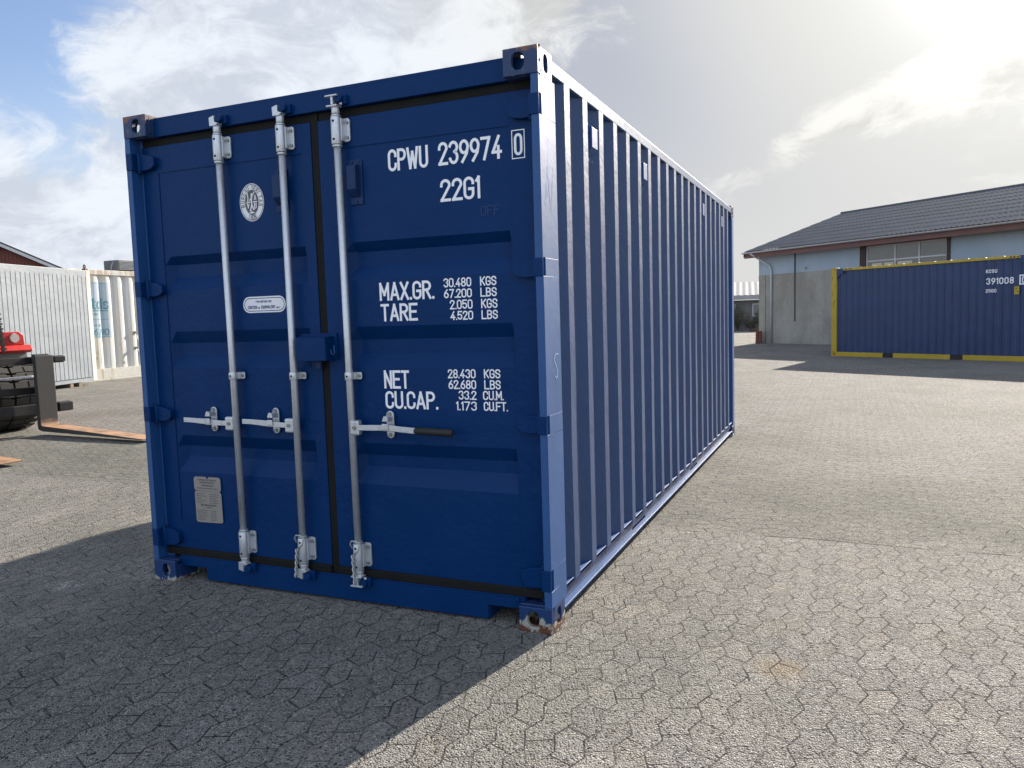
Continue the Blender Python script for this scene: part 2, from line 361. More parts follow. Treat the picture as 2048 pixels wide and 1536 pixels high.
j_ = nt.m('ADD', nt.m('DIVIDE', nt.m('SUBTRACT', v2, -.832), PER), nt.m('MULTIPLY', odd, .5)); fj = nt.m('FRACT', j_)
dj = nt.m('MULTIPLY', nt.m('MINIMUM', fj, nt.m('SUBTRACT', 1.0, fj)), PER * .94)
djn = nt.m('MINIMUM', dw, dj)
djn = nt.m('ADD', djn, nt.m('MULTIPLY', nt.m('SUBTRACT', nt.noise(o, 60, 3), .5), .004))
wid = nt.noise(o, 2.2, 3)                                                    # some joints are packed with sand, some open
jw = nt.m('ADD', nt.m('ADD', .0008, nt.m('MULTIPLY', beyond, .0009)), nt.m('MULTIPLY', wid, .0028))
joint = nt.ss(djn, jw, nt.m('ADD', jw, .0022), 1, 0)
openj = nt.ss(nt.noise(o, 5.5, 4, .6), .40, .62)
# seam line between the two areas
seam = nt.ss(nt.m('ABSOLUTE', nt.m('SUBTRACT', nt.m('ADD', Y, nt.m('MULTIPLY', nt.noise(o, .8, 2), .12)), 1.96)), .004, .012, 1, 0)
seam = nt.m('MULTIPLY', seam, nt.ss(nt.noise(o, 4, 3), .42, .55)); seam = nt.m('MULTIPLY', seam, nt.ss(X, 2.2, 2.6))
wn = nt.new('ShaderNodeTexWhiteNoise', noise_dimensions='2D'); nt.put(wn.inputs['Vector'], nt.comb(nt.m('ADD', k_, nt.m('MULTIPLY', beyond, 300.0)), nt.m('FLOOR', j_), 0.0))
blk = wn.outputs['Value']; blkc = wn.outputs['Color']
g1 = nt.voro(o, 135, 'Distance'); gcol = nt.voro(o, 135, 'Color'); g2 = nt.noise(o, 330, 3, .6); g3 = nt.noise(o, 70, 4, .6)
big = nt.noise(o, .55, 5, .6, .3); mid = nt.noise(o, 2.6, 5, .6)
stone = nt.xyz(gcol)[0]
base = nt.mix(stone, (.318, .306, .284), (.505, .482, .440))
base = nt.mix(nt.ss(stone, .90, .97), base, (.72, .70, .66))
base = nt.mix(nt.ss(nt.xyz(gcol)[1], .84, .95), base, (.045, .042, .040))
base = nt.mix(nt.m('MULTIPLY', nt.ss(g1, .30, .70), .55), base, (.16, .15, .138))
g4 = nt.noise(o, 26, 4, .7); base = nt.mix(nt.ss(g4, .50, .66), base, nt.mix(1.0, base, (.80, .80, .80), 'MULTIPLY')); base = nt.mix(nt.ss(g4, .46, .34), base, nt.mix(1.0, base, (1.13, 1.12, 1.11), 'MULTIPLY'))
base = nt.mix(nt.m('MULTIPLY', blk, .5), base, nt.mix(1.0, base, (.66, .68, .70), 'MULTIPLY'))
base = nt.mix(nt.m('MULTIPLY', nt.ss(nt.xyz(blkc)[1], .6, 1.0), .5), base, nt.mix(1.0, base, (1.06, 1.0, .94), 'MULTIPLY'))
base = nt.mix(nt.m('MULTIPLY', nt.ss(big, .42, .66), .8), base, nt.mix(1.0, base, (.76, .79, .75), 'MULTIPLY'))
base = nt.mix(nt.m('MULTIPLY', nt.ss(mid, .5, .75), .32), base, nt.mix(1.0, base, (1.20, 1.13, 1.05), 'MULTIPLY'))
dark_band = nt.m('MULTIPLY', nt.ss(nt.m('ADD', Y, nt.m('MULTIPLY', mid, .8)), 2.2, 2.5), nt.ss(nt.m('ADD', Y, nt.m('MULTIPLY', mid, 1.5)), 5.4, 3.9))
base = nt.mix(nt.m('MULTIPLY', dark_band, .60), base, nt.mix(1.0, base, (.66, .70, .66), 'MULTIPLY'))
# sandy spill with dark droppings, and a pale scuff
def spot(cx, cy, r0, r1, sx=1.0):
    dd = nt.m('SQRT', nt.m('ADD', nt.m('POWER', nt.m('MULTIPLY', nt.m('SUBTRACT', X, cx), sx), 2.0), nt.m('POWER', nt.m('SUBTRACT', Y, cy), 2.0)))
    return nt.ss(nt.m('ADD', dd, nt.m('MULTIPLY', nt.m('SUBTRACT', nt.noise(o, 18, 4), .5), .10)), r0, r1, 1, 0)
spill = spot(3.415, -.005, .03, .14)
base = nt.mix(nt.m('MULTIPLY', spill, .75), base, (.30, .235, .165))
base = nt.mix(nt.m('MULTIPLY', spot(3.42, -.02, .02, .09), nt.ss(nt.noise(o, 95, 2), .60, .66)), base, (.03, .018, .012))
scf = nt.m('MULTIPLY', spot(-.40, -.26, .02, .09, .5), nt.ss(nt.noise(o, 50, 3), .5, .6)); base = nt.mix(scf, base, (.6, .6, .58))
base = nt.mix(nt.ss(nt.voro(o, 1.35, 'Distance'), .010, .017, 1, 0), base, (.03, .025, .02))
jf = nt.m('MULTIPLY', joint, nt.m('ADD', .46, nt.m('MULTIPLY', openj, .48)), clamp=True)
base = nt.mix(jf, base, (.030, .028, .026)); base = nt.mix(seam, base, (.018, .018, .017))
hgt = nt.m('SUBTRACT', nt.m('MULTIPLY', nt.ss(g1, .0, .8, 1, 0), .0125), nt.m('MULTIPLY', nt.ss(djn, .0, .006, 1, 0), nt.m('ADD', .0004, nt.m('MULTIPLY', openj, .0016))))
hgt = nt.m('ADD', hgt, nt.m('MULTIPLY', g2, .0016)); hgt = nt.m('ADD', hgt, nt.m('MULTIPLY', blk, .0010)); hgt = nt.m('ADD', hgt, nt.m('MULTIPLY', g3, .0022))
hgt = nt.m('SUBTRACT', hgt, nt.m('MULTIPLY', seam, .006)); hgt = nt.m('ADD', hgt, nt.m('MULTIPLY', mid, .004))
bsdf(nt, base, nt.m('ADD', .78, nt.m('MULTIPLY', nt.xyz(gcol)[2], .2)), nrm=nt.bump(hgt, 1.0, 1.0), spec=.18)
g = MB(); n = 24
xs = [-400, -120, -50, -25, -12, -6, -3, 0, 3, 6, 12, 25, 60, 400]
g.v = [(x, y, 0) for y in xs for x in xs]; k = len(xs)
g.f = [(j * k + i, j * k + i + 1, (j + 1) * k + i + 1, (j + 1) * k + i) for j in range(k - 1) for i in range(k - 1)]; g.sm = [False] * len(g.f)
gr = g.build('paving', m); gr['kind'] = 'structure'

# ================================================================== MAIN CONTAINER
W_, L_, H_ = 2.438, 6.058, 2.591
C = thing('shipping_container', 'dark blue twenty foot shipping container with galvanised locking bars, large in the foreground', 'shipping container')
def plate_hole(u0, u1, v0, v1, hc, hr, P, th, n=32, sup=2.6):
    """plate with an oval hole; P(u, v, t)"""
    cu, cv = hc; outer = []; inner = []
    angs = [2 * math.pi * i / n for i in range(n)]
    for cx, cy in ((u0, v0), (u0, v1), (u1, v0), (u1, v1)):
        a = math.atan2(cy - cv, cx - cu) % (2 * math.pi); i = min(range(n), key=lambda q: abs((angs[q] - a + math.pi) % (2 * math.pi) - math.pi)); angs[i] = a
    for a in angs:
        c, s = math.cos(a), math.sin(a)
        tt = min([(u1 - cu) / c if c > 1e-9 else 1e9, (u0 - cu) / c if c < -1e-9 else 1e9, (v1 - cv) / s if s > 1e-9 else 1e9, (v0 - cv) / s if s < -1e-9 else 1e9])
        outer.append((cu + c * tt, cv + s * tt))
        rr = (abs(c / hr[0]) ** sup + abs(s / hr[1]) ** sup) ** (-1 / sup); inner.append((cu + c * rr, cv + s * rr))
    vs = [P(u, v, 0) for u, v in outer] + [P(u, v, 0) for u, v in inner] + [P(u, v, th) for u, v in outer] + [P(u, v, th) for u, v in inner]
    fs = []
    for i in range(n):
        j = (i + 1) % n
        fs += [(i, j, n + j, n + i), (2 * n + i, 3 * n + i, 3 * n + j, 2 * n + j), (n + i, n + j, 3 * n + j, 3 * n + i), (i, 2 * n + i, 2 * n + j, j)]
    return vs, fs
def casting(parent, cx, cy, top, sx, sy, m, W=W_, L=L_, H=H_):
    """sx: +1 casting on the right side, -1 left; sy: +1 front end (outer face y=0), -1 rear"""
    mb = MB(); a, b, hh, th = .162, .178, .118, .026
    z0 = H - hh if top else 0.0
    ox = cx; oy = cy                                                          # outer corner
    fx = lambda u: ox - sx * u; fy = lambda v: oy + sy * v
    vs, fs = plate_hole(0, a, z0, z0 + hh, (.092, z0 + .060), (.029, .036), lambda u, v, t: (fx(u), fy(t), v), th); mb.add(vs, fs)      # end face
    vs, fs = plate_hole(th, b, z0, z0 + hh, (.098, z0 + .060), (.026, .038), lambda u, v, t: (fx(t), fy(u), v), th); mb.add(vs, fs)     # side face
    zt = z0 + hh - th if top else z0
    vs, fs = plate_hole(th, a, th, b, (.09, .10), (.034, .06), lambda u, v, t: (fx(u), fy(v), zt + t), th); mb.add(vs, fs)
    zb = z0 if top else z0 + hh - .016
    mb.box(min(fx(th), fx(a)), max(fx(th), fx(a)), min(fy(th), fy(b)), max(fy(th), fy(b)), zb, zb + .016)
    mb.box(min(fx(a), fx(a - .014)), max(fx(a), fx(a - .014)), min(fy(th), fy(b - .012)), max(fy(th), fy(b - .012)), z0 + .018, z0 + hh - th)
    return mb.build('corner_casting', m, parent, bevel=.004)
for cx, sx in ((0, -1), (W_, 1)):
    for cy, sy in ((0, 1), (L_, -1)):
        for top in (0, 1):
            mm = M['cast_top'] if top else (M['cast_br'] if sx > 0 and sy > 0 else M['cast_bl'])
            co = casting(C, cx, cy, top, sx, sy, mm)
            if sx > 0 and sy > 0: lab(co, 'rust-stained corner casting at the near top corner' if top else 'scraped and rusty corner casting at the near bottom corner')
# corner posts (front ones with hinge slots)
HZ = [(2.302, 2.392), (1.612, 1.694), (.912, .996), (.196, .296)]
def front_post(side):
    mb = MB(); X_ = (lambda x: W_ - x) if side > 0 else (lambda x: x)
    def bx(a, b, y0, y1, z0, z1): mb.box(min(X_(a), X_(b)), max(X_(a), X_(b)), y0, y1, z0, z1)
    zs = sorted(HZ); z = .118
    for z0, z1 in zs + [(H_ - .118, None)]:
        prof = [(0.0, 0.004), (.035, 0.004), (.035, .075), (.075, .085), (.075, .125), (.008, .125), (.008, .205), (0.0, .205)]
        pl_ = [(X_(a), b) for a, b in prof]; mb.prism(pl_, 'z', z, z0)
        if z1 is None: break
        pl2 = [(X_(a), b) for a, b in [(.026, .004), (.035, .004), (.035, .075), (.075, .085), (.075, .125), (.008, .125), (.008, .205), (0, .205), (0, .036), (.026, .036)]]
        mb.prism(pl2, 'z', z0, z1); bx(0.0, .026, .004, .009, z0, z1); z = z1
    return mb.build('corner_post', M['blue_post'], C, bevel=.0015)
front_post(1); front_post(-1)
for sx in (0, 1):
    x0 = 0 if sx == 0 else W_ - .12
    MB().box(x0, x0 + .12, L_ - .13, L_ - .003, .118, H_ - .118).build('corner_post', M['blue_post'], C, bevel=.004)
# header and sill
hd = MB(); hd.box(.075, W_ - .075, .052, .125, 2.474, 2.560); hd.box(.10, W_ - .10, .060, .30, 2.560, 2.578); hd.build('header', M['blue'], C, bevel=.003)
si = MB(); prof = [(.155, .015 + .067), (.345, .082), (.345, .014), (2.095, .014), (2.095, .082), (2.285, .082), (2.285, .128), (.155, .128)]
si.prism([(x, z) for x, z in prof], 'y', .052, .060); si.box(.155, 2.285, .0605, .14, .112, .138)
si.box(.340, .347, .060, .30, .014, .11); si.box(2.093, 2.100, .060, .30, .014, .11); si.build('sill', M['blue'], C, bevel=.002)
MB().box(.02, W_ - .02, .14, L_ - .1, .10, .135).build('underframe', M['blue_dark'], C)
# side corrugation
def corr_profile(y0, y1, first, per=.2755, out=.003, dep=.036, flat_=.074, sl=.068):
    pts = [(y0, out + dep)]; y = first
    while y + flat_ + sl < y1:
        pts += [(y - sl, out + dep), (y, out), (y + flat_, out), (y + flat_ + sl, out + dep)]; y += per
    pts.append((y1, out + dep)); return [p for i, p in enumerate(pts) if i == 0 or p[0] >= pts[i - 1][0]]
pr = corr_profile(.19, L_ - .12, .345)
for side in (1, -1):
    sp = MB(); rows_ = 30; kk = len(pr)
    for j in range(rows_ + 1):
        z = .150 + 2.365 * j / rows_; edge_ = min(j, rows_ - j, 3) / 3
        for u, v in pr:
            nz_ = mnoise.noise(Vector((u * 1.6, z * 1.3, side * 4.0))) * .0035 + mnoise.noise(Vector((u * 7, z * 4, side * 9.0))) * .0012
            vv = v + abs(nz_) * edge_; sp.v.append(((W_ - vv) if side > 0 else vv, u + mnoise.noise(Vector((u * 3, z * 2, 7))) * .002 * edge_, z))
    sp.f = [(j * kk + i, j * kk + i + 1, (j + 1) * kk + i + 1, (j + 1) * kk + i) for j in range(rows_) for i in range(kk - 1)]; sp.sm = [False] * len(sp.f)
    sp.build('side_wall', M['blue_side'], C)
rw = MB(); rp = [(.12, .05)];
for i in range(7): x = .18 + i * .3; rp += [(x, .05), (x + .05, .012), (x + .13, .012), (x + .18, .05)]
rw.sheet(rp + [(W_ - .12, .05)], lambda u, v, t: (u, L_ - v, t), .13, 2.52); rw.build('rear_wall', M['blue_side'], C)
rf = MB(); rp = [(.06, 2.556)]
for i in range(27): y = .30 + i * .205; rp += [(y, 2.556), (y + .04, 2.574), (y + .09, 2.574), (y + .13, 2.556)]
rf.sheet(rp + [(L_ - .06, 2.556)], lambda u, v, t: (t, u, v), .06, W_ - .06); rf.build('roof', M['blue_side'], C)
for side in (1, -1):
    X_ = (lambda x: W_ - x) if side > 0 else (lambda x: x)
    tr = MB(); tr.box(min(X_(.002), X_(.062)), max(X_(.002), X_(.062)), .178, L_ - .178, 2.508, 2.570); tr.build('top_rail', M['blue_rail'], C, bevel=.006)
    br = MB(); segs = [(.178, 1.535), (1.895, 3.50), (3.83, L_ - .178)]
    for a, b in segs: br.box(min(X_(.034), X_(.040)), max(X_(.034), X_(.040)), a, b, .0705, .1575)
    for a, b in ((.178, L_ - .178),):
        br.box(min(X_(.006), X_(.060)), max(X_(.006), X_(.060)), a, b, .158, .164); br.box(min(X_(.0), X_(.060)), max(X_(.0), X_(.060)), a, b, .060, .070)
    br.build('bottom_rail', M['blue_post'], C, bevel=.0015)
    for a, b in ((1.535, 1.895), (3.50, 3.83)):
        pk = MB(); x0, x1 = min(X_(.0345), X_(1.2)), max(X_(.0345), X_(1.2))
        pk.box(x0, x1, a, a + .006, .0705, .1575); pk.box(x0, x1, b - .006, b, .0705, .1575); pk.box(x0, x1, a + .006, b - .006, .150, .157); pk.build('fork_pocket', M['blue_dark'], C)
# side vents with screws, towards the top rail
def side_vent(y, label=None):
    mb = MB(); x = W_ - .039
    mb.box(x, x + .004, y - .05, y + .05, 2.225, 2.435)
    for i, (p, q) in enumerate(((y - .048, y + .048),)):
        mb.prism([(x + .004, 2.412), (x + .036, 2.404), (x + .036, 2.302), (x + .004, 2.262)], 'y', p, q)
    v = mb.build('side_vent', M['blue_post'], C, bevel=.002)
    for dy_ in (-.035, .035):
        for zz_ in (2.424, 2.240): MB().cyl((x + .004, y + dy_, zz_), (x + .010, y + dy_, zz_), .008, n=10).build('screw', M['bolt'], v)
    return v
for y in (.345 + .2755 + .074 + .1005 + .02, .345 + .2755 * 5 + .074 + .1205, .345 + .2755 * 13 + .074 + .1205, .345 + .2755 * 17 + .074 + .1205): side_vent(y)
lr = MB(); lr.tube([(W_ - .04, 1.20, .20), (W_ - .015, 1.205, .215), (W_ - .012, 1.22, .185), (W_ - .03, 1.235, .170)], .007); lr.build('lashing_ring', M['blue_dark'], C)

# ---- doors
DY = .070                                                                    # outer door plane
def door(x0, x1, px0, px1, side):
    z0, z1 = .182, 2.430; pz0, pz1 = .335, 2.285
    d_ = MB(); t = .045
    d_.box(x0, px0, DY, DY + t, z0, z1); d_.box(px1, x1, DY, DY + t, z0, z1); d_.box(px0, px1, DY, DY + t, pz1, z1); d_.box(px0, px1, DY, DY + t, z0, pz0)
    # corrugated panel: rows of z with depth, ends slope in x
    Yf = DY + .004; D = .040; e = .045
    rec = [(1.8275, 1.782, 1.712, 1.642), (1.413, 1.348, 1.279, 1.210), (.832, .766, .708, .622)]
    zs = [(pz1, 0)]
    for a, b, c, q in rec: zs += [(a, 0), (b, 1), (c, 1), (q, 0)]
    zs.append((pz0, 0))
    vs = []; cols = [px0, px0 + .006, px0 + .006 + e, px1 - .014, px1 - .006, px1]
    for z, dpt in zs:
        for i, x in enumerate(cols): vs.append((x, Yf + (D if dpt and i in (2, 3) else 0), z))
    nc = len(cols); fs = [(r * nc + i, r * nc + i + 1, (r + 1) * nc + i + 1, (r + 1) * nc + i) for r in range(len(zs) - 1) for i in range(nc - 1)]
    d_.add(vs, fs)
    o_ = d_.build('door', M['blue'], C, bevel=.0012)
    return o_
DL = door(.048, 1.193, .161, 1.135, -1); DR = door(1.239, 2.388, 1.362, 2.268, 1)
lab(DL, 'left container door with an oval emblem and a data plate'); lab(DR, 'right container door with painted white lettering')
# gaskets
gk = MB(); gk.box(.036, .0475, .078, .10, .14, 2.47); gk.box(.048, 1.193, .078, .10, 2.431, 2.472); gk.prism([(.060, .139), (.100, .139), (.100, .181), (.069, .181), (.060, .174)], 'x', .048, 1.193); gk.box(1.194, 1.215, .074, .10, .14, 2.472)
gk.build('door_gasket', M['rubber'], DL, bevel=.003)
gk = MB(); gk.box(2.3885, 2.402, .078, .10, .14, 2.47); gk.box(1.239, 2.388, .078, .10, 2.431, 2.472); gk.prism([(.060, .139), (.100, .139), (.100, .181), (.069, .181), (.060, .174)], 'x', 1.239, 2.388); gk.box(1.2155, 1.238, .071, .10, .14, 2.472)
gk.build('door_gasket', M['rubber'], DR, bevel=.003)
# hinges
for z0, z1 in HZ:
    zc = (z0 + z1) / 2
    for side, D_ in ((-1, DL), (1, DR)):
        h = MB(); X_ = (lambda x: x) if side < 0 else (lambda x: W_ - x)
        p = [(.0485, z1 - .002), (.090, z1 - .004), (.125, z1 - .010), (.162, z1 - .026), (.162, z0 + .022), (.140, z0 + .006), (.100, z0), (.0485, z0 + .002)]
        h.prism([(X_(a), b) for a, b in p], 'y', .040, DY); h.prism([(X_(.003), z1 - .001), (X_(.045), z1 - .001), (X_(.045), z0 + .001), (X_(.003), z0 + .001)], 'y', -.001, .0035); h.box(min(X_(.036), X_(.048)), max(X_(.036), X_(.048)), .002, .046, z0 + .001, z1 - .001); h.cyl((X_(.052), .044, z0 - .012), (X_(.052), .044, z1 + .012), .011, n=12)
        h.build('hinge', M['blue'], D_, bevel=.003)
# locking bars
RODS = [(.634, .650, DL, -1), (1.044, 1.044, DL, -1), (1.378, 1.390, DR, 1)]
ry = .030
def bar(i, xt, xb, D_, hs):
    xf = lambda z: xb + (xt - xb) * (z - .1) / 2.4
    rod = MB(); rod.cyl((xf(.16), ry, .16), (xf(2.47), ry, 2.47), .0175, n=20); ro = rod.build('locking_bar', M['galv'], D_)
    for z0, z1 in ((2.295, 2.425), (.185, .325)):                              # guide brackets with a side flange
        xm = xf((z0 + z1) / 2); b = MB()
        b.cyl((xm, ry - .002, z0), (xm, ry - .002, z1), .0255, n=20)
        b.cyl((xm, ry, z0 - .012), (xm, ry, z0 - .002), .024, n=20); b.cyl((xm, ry, z1 + .002), (xm, ry, z1 + .010), .023, n=20)
        b.prism([(xm + .018, z0 + .015), (xm + .048, z0 + .015), (xm + .056, z0 + .023), (xm + .056, z1 - .011), (xm + .048, z1 - .003), (xm + .018, z1 - .003)], 'y', DY - .012, DY - .002)
        b.box(xm - .024, xm + .030, ry, DY - .002, z0 + .018, z1 - .006); bo = b.build('bar_guide', M['galv'], D_, bevel=.002)
        sc_ = MB()
        for zz_ in (z0 + .034, z1 - .024): MB().cyl((xm + .042, DY - .020, zz_), (xm + .042, DY - .010, zz_), .008, n=10).build('screw', M['bolt'], D_)
        for zz_ in (z0 + .022, z1 - .022): MB().cyl((xm + .001, ry - .0235, zz_), (xm + .001, ry - .0288, zz_), .0060, n=10).build('rivet_hole', M['hole'], D_)
    # cam heads
    for top in (1, 0):
        z = 2.470 if top else .160; dz = 1 if top else -1; x = xf(z); c = MB(); fs_ = 1 if i == 2 else 0
        c.cyl((x, ry, z - dz * .03), (x, ry, z + dz * .010), .020, n=16)
        if i == 2:
            c.box(x - .034, x + .026, ry - .030, ry + .016, z + dz * .004 - .004, z + dz * .004 + .004); c.box(x - .036, x + .032, ry - .034, ry + .018, z + dz * .050 - .004, z + dz * .050 + .004)
            c.box(x - .006, x + .006, ry - .030, ry + .016, min(z + dz * .008, z + dz * .046), max(z + dz * .008, z + dz * .046)); c.cyl((x + .03, ry + .004, z + dz * .010), (x + .03, ry + .004, z + dz * .045), .009, n=10)
        else:
            c.prism([(x - .026, z), (x + .016, z), (x + .030, z + dz * .012), (x + .006, z + dz * .020), (x + .004, z + dz * .052), (x - .028, z + dz * .044)], 'y', ry - .026, ry + .012)
        c.build('bar_cam', M['galv'], D_, bevel=.002)
        k = MB(); kx = x + .028                                                 # blue keeper welded to header or sill
        k.cyl((kx, -.004 + .012, z + dz * .038), (kx, .056, z + dz * .038), .020, n=14); k.box(kx - .022, kx + .034, .030, .053, z + dz * .034 - .022, z + dz * .034 + .022)
        ko = k.build('cam_keeper', M['blue'], C, bevel=.003)
    # mid clamp
    xm = xf(1.17); c = MB(); c.cyl((xm, ry - .001, 1.152), (xm, ry - .001, 1.190), .0225, n=18); c.box(xm - .018, xm + .016, ry, DY - .001, 1.153, 1.189)
    c.prism([(xm + .012, 1.153), (xm + .050, 1.153), (xm + .055, 1.159), (xm + .055, 1.183), (xm + .050, 1.189), (xm + .012, 1.189)], 'y', DY - .014, DY - .008); c.build('bar_clamp', M['galv'], D_, bevel=.0015)
    s2 = MB(); s2.cyl((xm + .041, DY - .020, 1.171), (xm + .041, DY - .012, 1.171), .008, n=10); s2.build('screw', M['bolt'], D_)
    s3 = MB(); s3.cyl((xm + .001, ry - .0205, 1.171), (xm + .001, ry - .0245, 1.171), .0055, n=10); s3.build('rivet_hole', M['hole'], D_)
    # handle hub, arm, catch
    z = .918; x = xf(z); hb = MB()
    hx = x - .032 if hs < 0 else x + .030
    hb.box(min(hx - .028, hx + .024), max(hx - .028, hx + .024), ry - .024, ry + .012, z - .040, z + .034); hb.build('handle_hub', M['galv'], D_, bevel=.009, seg=3)
    s4 = MB(); s4.cyl((hx, ry - .024, z - .002), (hx, ry - .031, z - .002), .009, n=12); s4.build('screw', M['bolt'], D_)
    return xf, hx
hand = []
for i, (xt, xb, D_, hs) in enumerate(RODS): hand.append(bar(i, xt, xb, D_, hs))
def handle(D_, pts, th, hw):
    """pts: (x, y, z, half height)"""
    h = MB(); vs = []
    for x, y, z, hh in pts:
        vs += [(x, y - th, z - hh), (x, y + th, z - hh), (x, y + th, z + hh), (x, y - th, z + hh)]
    fs = []
    for i in range(len(pts) - 1):
        a = i * 4; b = a + 4
        for q in range(4): fs.append((a + q, a + (q + 1) % 4, b + (q + 1) % 4, b + q))
    fs += [(0, 1, 2, 3), tuple(len(vs) - 4 + q for q in (3, 2, 1, 0))]; h.add(vs, fs)
    return h.build('door_handle', M['galv'], D_, bevel=.002)
def catch(D_, x, z):
    c = MB(); n = 10
    poly = [(x + .021 * math.cos(R(a)), z + .047 + .021 * math.sin(R(a))) for a in range(0, 181, 18)] + [(x + .021 * math.cos(R(a)), z - .047 + .021 * math.sin(R(a))) for a in range(180, 361, 18)]
    c.prism(poly, 'y', DY - .013, DY - .0035); c.box(x - .016, x + .016, DY - .060, DY - .014, z - .026, z - .018)
    c.prism([(x - .018, z + .020), (x + .018, z + .020), (x + .014, z + .044), (x - .006, z + .048)], 'y', DY - .062, DY - .014); c.box(x - .017, x + .017, DY - .064, DY - .057, z - .020, z + .010)
    o_ = c.build('handle_catch', M['galv'], D_, bevel=.003)
    for q in (.053, -.051): MB().cyl((x, DY - .022, z + q), (x, DY - .012, z + q), .0095, n=10).build('screw', M['bolt'], D_)
x1 = hand[0][1]
handle(DL, [(x1 - .02, .012, .917, .013), (x1 - .09, .018, .916, .014), (x1 - .18, .024, .921, .015), (x1 - .26, .014, .927, .013), (x1 - .312, .004, .930, .013)], .005, 0)
catch(DL, .462, .930)
x2 = hand[1][1]
handle(DL, [(x2 - .02, .012, .917, .013), (x2 - .09, .018, .917, .014), (x2 - .17, .024, .922, .015), (x2 - .25, .014, .929, .013), (x2 - .300, .004, .931, .013)], .005, 0)
catch(DL, .888, .932)
x3 = hand[2][1]
handle(DR, [(x3 + .02, .010, .917, .013), (x3 + .08, .012, .918, .014), (x3 + .19, .018, .920, .014), (x3 + .27, .004, .916, .014), (x3 + .355, -.004, .913, .014)], .005, 0)
catch(DR, 1.592, .930)
gp = MB(); gp.tube([(x3 + .350, -.004, .913), (x3 + .36, -.0045, .913), (x3 + .45, -.010, .912), (x3 + .555, -.016, .911), (x3 + .562, -.0165, .911)], [.012, .018, .018, .0185, .012], 12); gp.build('handle_grip', M['grip'], DR)
# wire seals looped over the two centre guides
for (xt, xb, D_, hs), zt in ((RODS[1], .33), (RODS[2], .33)):
    x = xb; w_ = MB(); pts = [(x - .026, .012, zt - .03), (x - .030, .002, zt - .005), (x - .018, -.002, zt + .012), (x + .012, -.002, zt + .014), (x + .030, .002, zt + .0), (x + .018, -.002, zt - .035), (x - .012, -.004, zt - .060)]
    w_.tube(pts, .0042, 6)
    for ph_ in (0, math.pi):
        w_.tube([(x - .014 + (.0055 * math.cos(ph_ + t * .9)) + (.006 * t / 16 if D_ is DR else -.001 * t), -.004 + .0055 * math.sin(ph_ + t * .9), zt - .06 - t * .0095) for t in range(17)], .0042, 6)
    w_.build('wire_seal', M['wire'], D_)
# door vents
def door_vent(x, D_):
    v = MB(); v.box(x - .037, x + .037, DY - .004, DY - .0005, 2.008, 2.222)
    v.prism([(DY - .004, 2.198), (DY - .040, 2.190), (DY - .040, 2.078), (DY - .004, 2.040)], 'x', x - .029, x + .022)
    o_ = v.build('door_vent', M['blue_dark'], D_, bevel=.002)
    for dx_, zz_ in ((-.018, 2.210), (.020, 2.210), (.0, 2.020)): MB().cyl((x + dx_, DY - .004, zz_), (x + dx_, DY - .009, zz_), .006, n=8).build('screw', M['blue_dark'], D_)
door_vent(1.000, DL); door_vent(1.452, DR)
# lock box across the two doors
lb = MB(); lb.box(1.075, 1.300, .058, .0695, 1.252, 1.385)
lb.prism([(1.100, .058), (1.100, -.012), (1.106, -.018), (1.268, -.018), (1.278, -.010), (1.278, .058)], 'z', 1.250, 1.366)
lb.box(1.090, 1.282, .010, .058, 1.366, 1.370); lb.build('lock_box', M['blue'], C, bevel=.005, seg=3)
lb = MB(); lb.tube([(1.290, .02, 1.305), (1.290, .02, 1.285), (1.300, .02, 1.277), (1.309, .02, 1.285), (1.309, .02, 1.325)], .003, 6); lb.build('lock_loop', M['blue_post'], C)
lb = MB(); lb.box(1.170, 1.205, .045, .0695, 1.205, 1.245); lb.cyl((1.187, .04, 1.246), (1.187, .04, 1.251), .010); lb.build('lock_stop', M['blue_dark'], C, bevel=.003)
# bottom hinge bracket / sill step by the right corner
MB().box(2.235, 2.262, .040, .0515, .118, .136).build('sill_lug', M['blue'], C, bevel=.003)

# ---- lettering on the doors
def PF(dep):
    def f(a, b):
        x, z = front(a, b, dep); return (x, dep, z)
    return f
LD = PF(DY + .0025)
LP = PF(DY - .0015)
def letters(name, items, D_, m='white', P=LD, label=None):
    for it in items:
        mb = MB(); text(mb, *it[:6], P); lab(mb.build(name, M[m], D_), label or ('white lettering ' + it[0]))
letters('lettering', [('CPWU', 1.679, 1.893, 2.132, 2.232, .0130), ('239974', 1.945, 2.262, 2.132, 2.235, .0130), ], DR)
cb = MB()
text(cb, '0', 2.319, 2.359, 2.137, 2.231, .0115, LP)
for a, b, c, e in ((2.308, 2.370, 2.123, 2.127), (2.308, 2.370, 2.242, 2.246), (2.308, 2.312, 2.127, 2.242), (2.366, 2.370, 2.127, 2.242)): cb.add([LP(a, c), LP(b, c), LP(b, e), LP(a, e)], [(0, 1, 2, 3)])
lab(cb.build('check_digit', M['white'], DR), 'boxed white check digit 0')
letters('lettering', [('22G1', 1.949, 2.150, 1.970, 2.070, .0130)], DR)
letters('lettering', [('MAX.GR.', 1.601, 1.898, 1.534, 1.620, .0120), ('TARE', 1.603, 1.806, 1.436, 1.519, .0120),
    ('30.480', 1.948, 2.090, 1.583, 1.625, .0061), ('KGS', 2.134, 2.215, 1.583, 1.625, .0061), ('67.200', 1.948, 2.091, 1.534, 1.575, .0061), ('LBS', 2.134, 2.215, 1.534, 1.575, .0061),
    ('2.050', 1.977, 2.093, 1.482, 1.525, .0061), ('KGS', 2.136, 2.217, 1.482, 1.525, .0061), ('4.520', 1.978, 2.094, 1.433, 1.474, .0061), ('LBS', 2.136, 2.217, 1.433, 1.474, .0061)], DR)
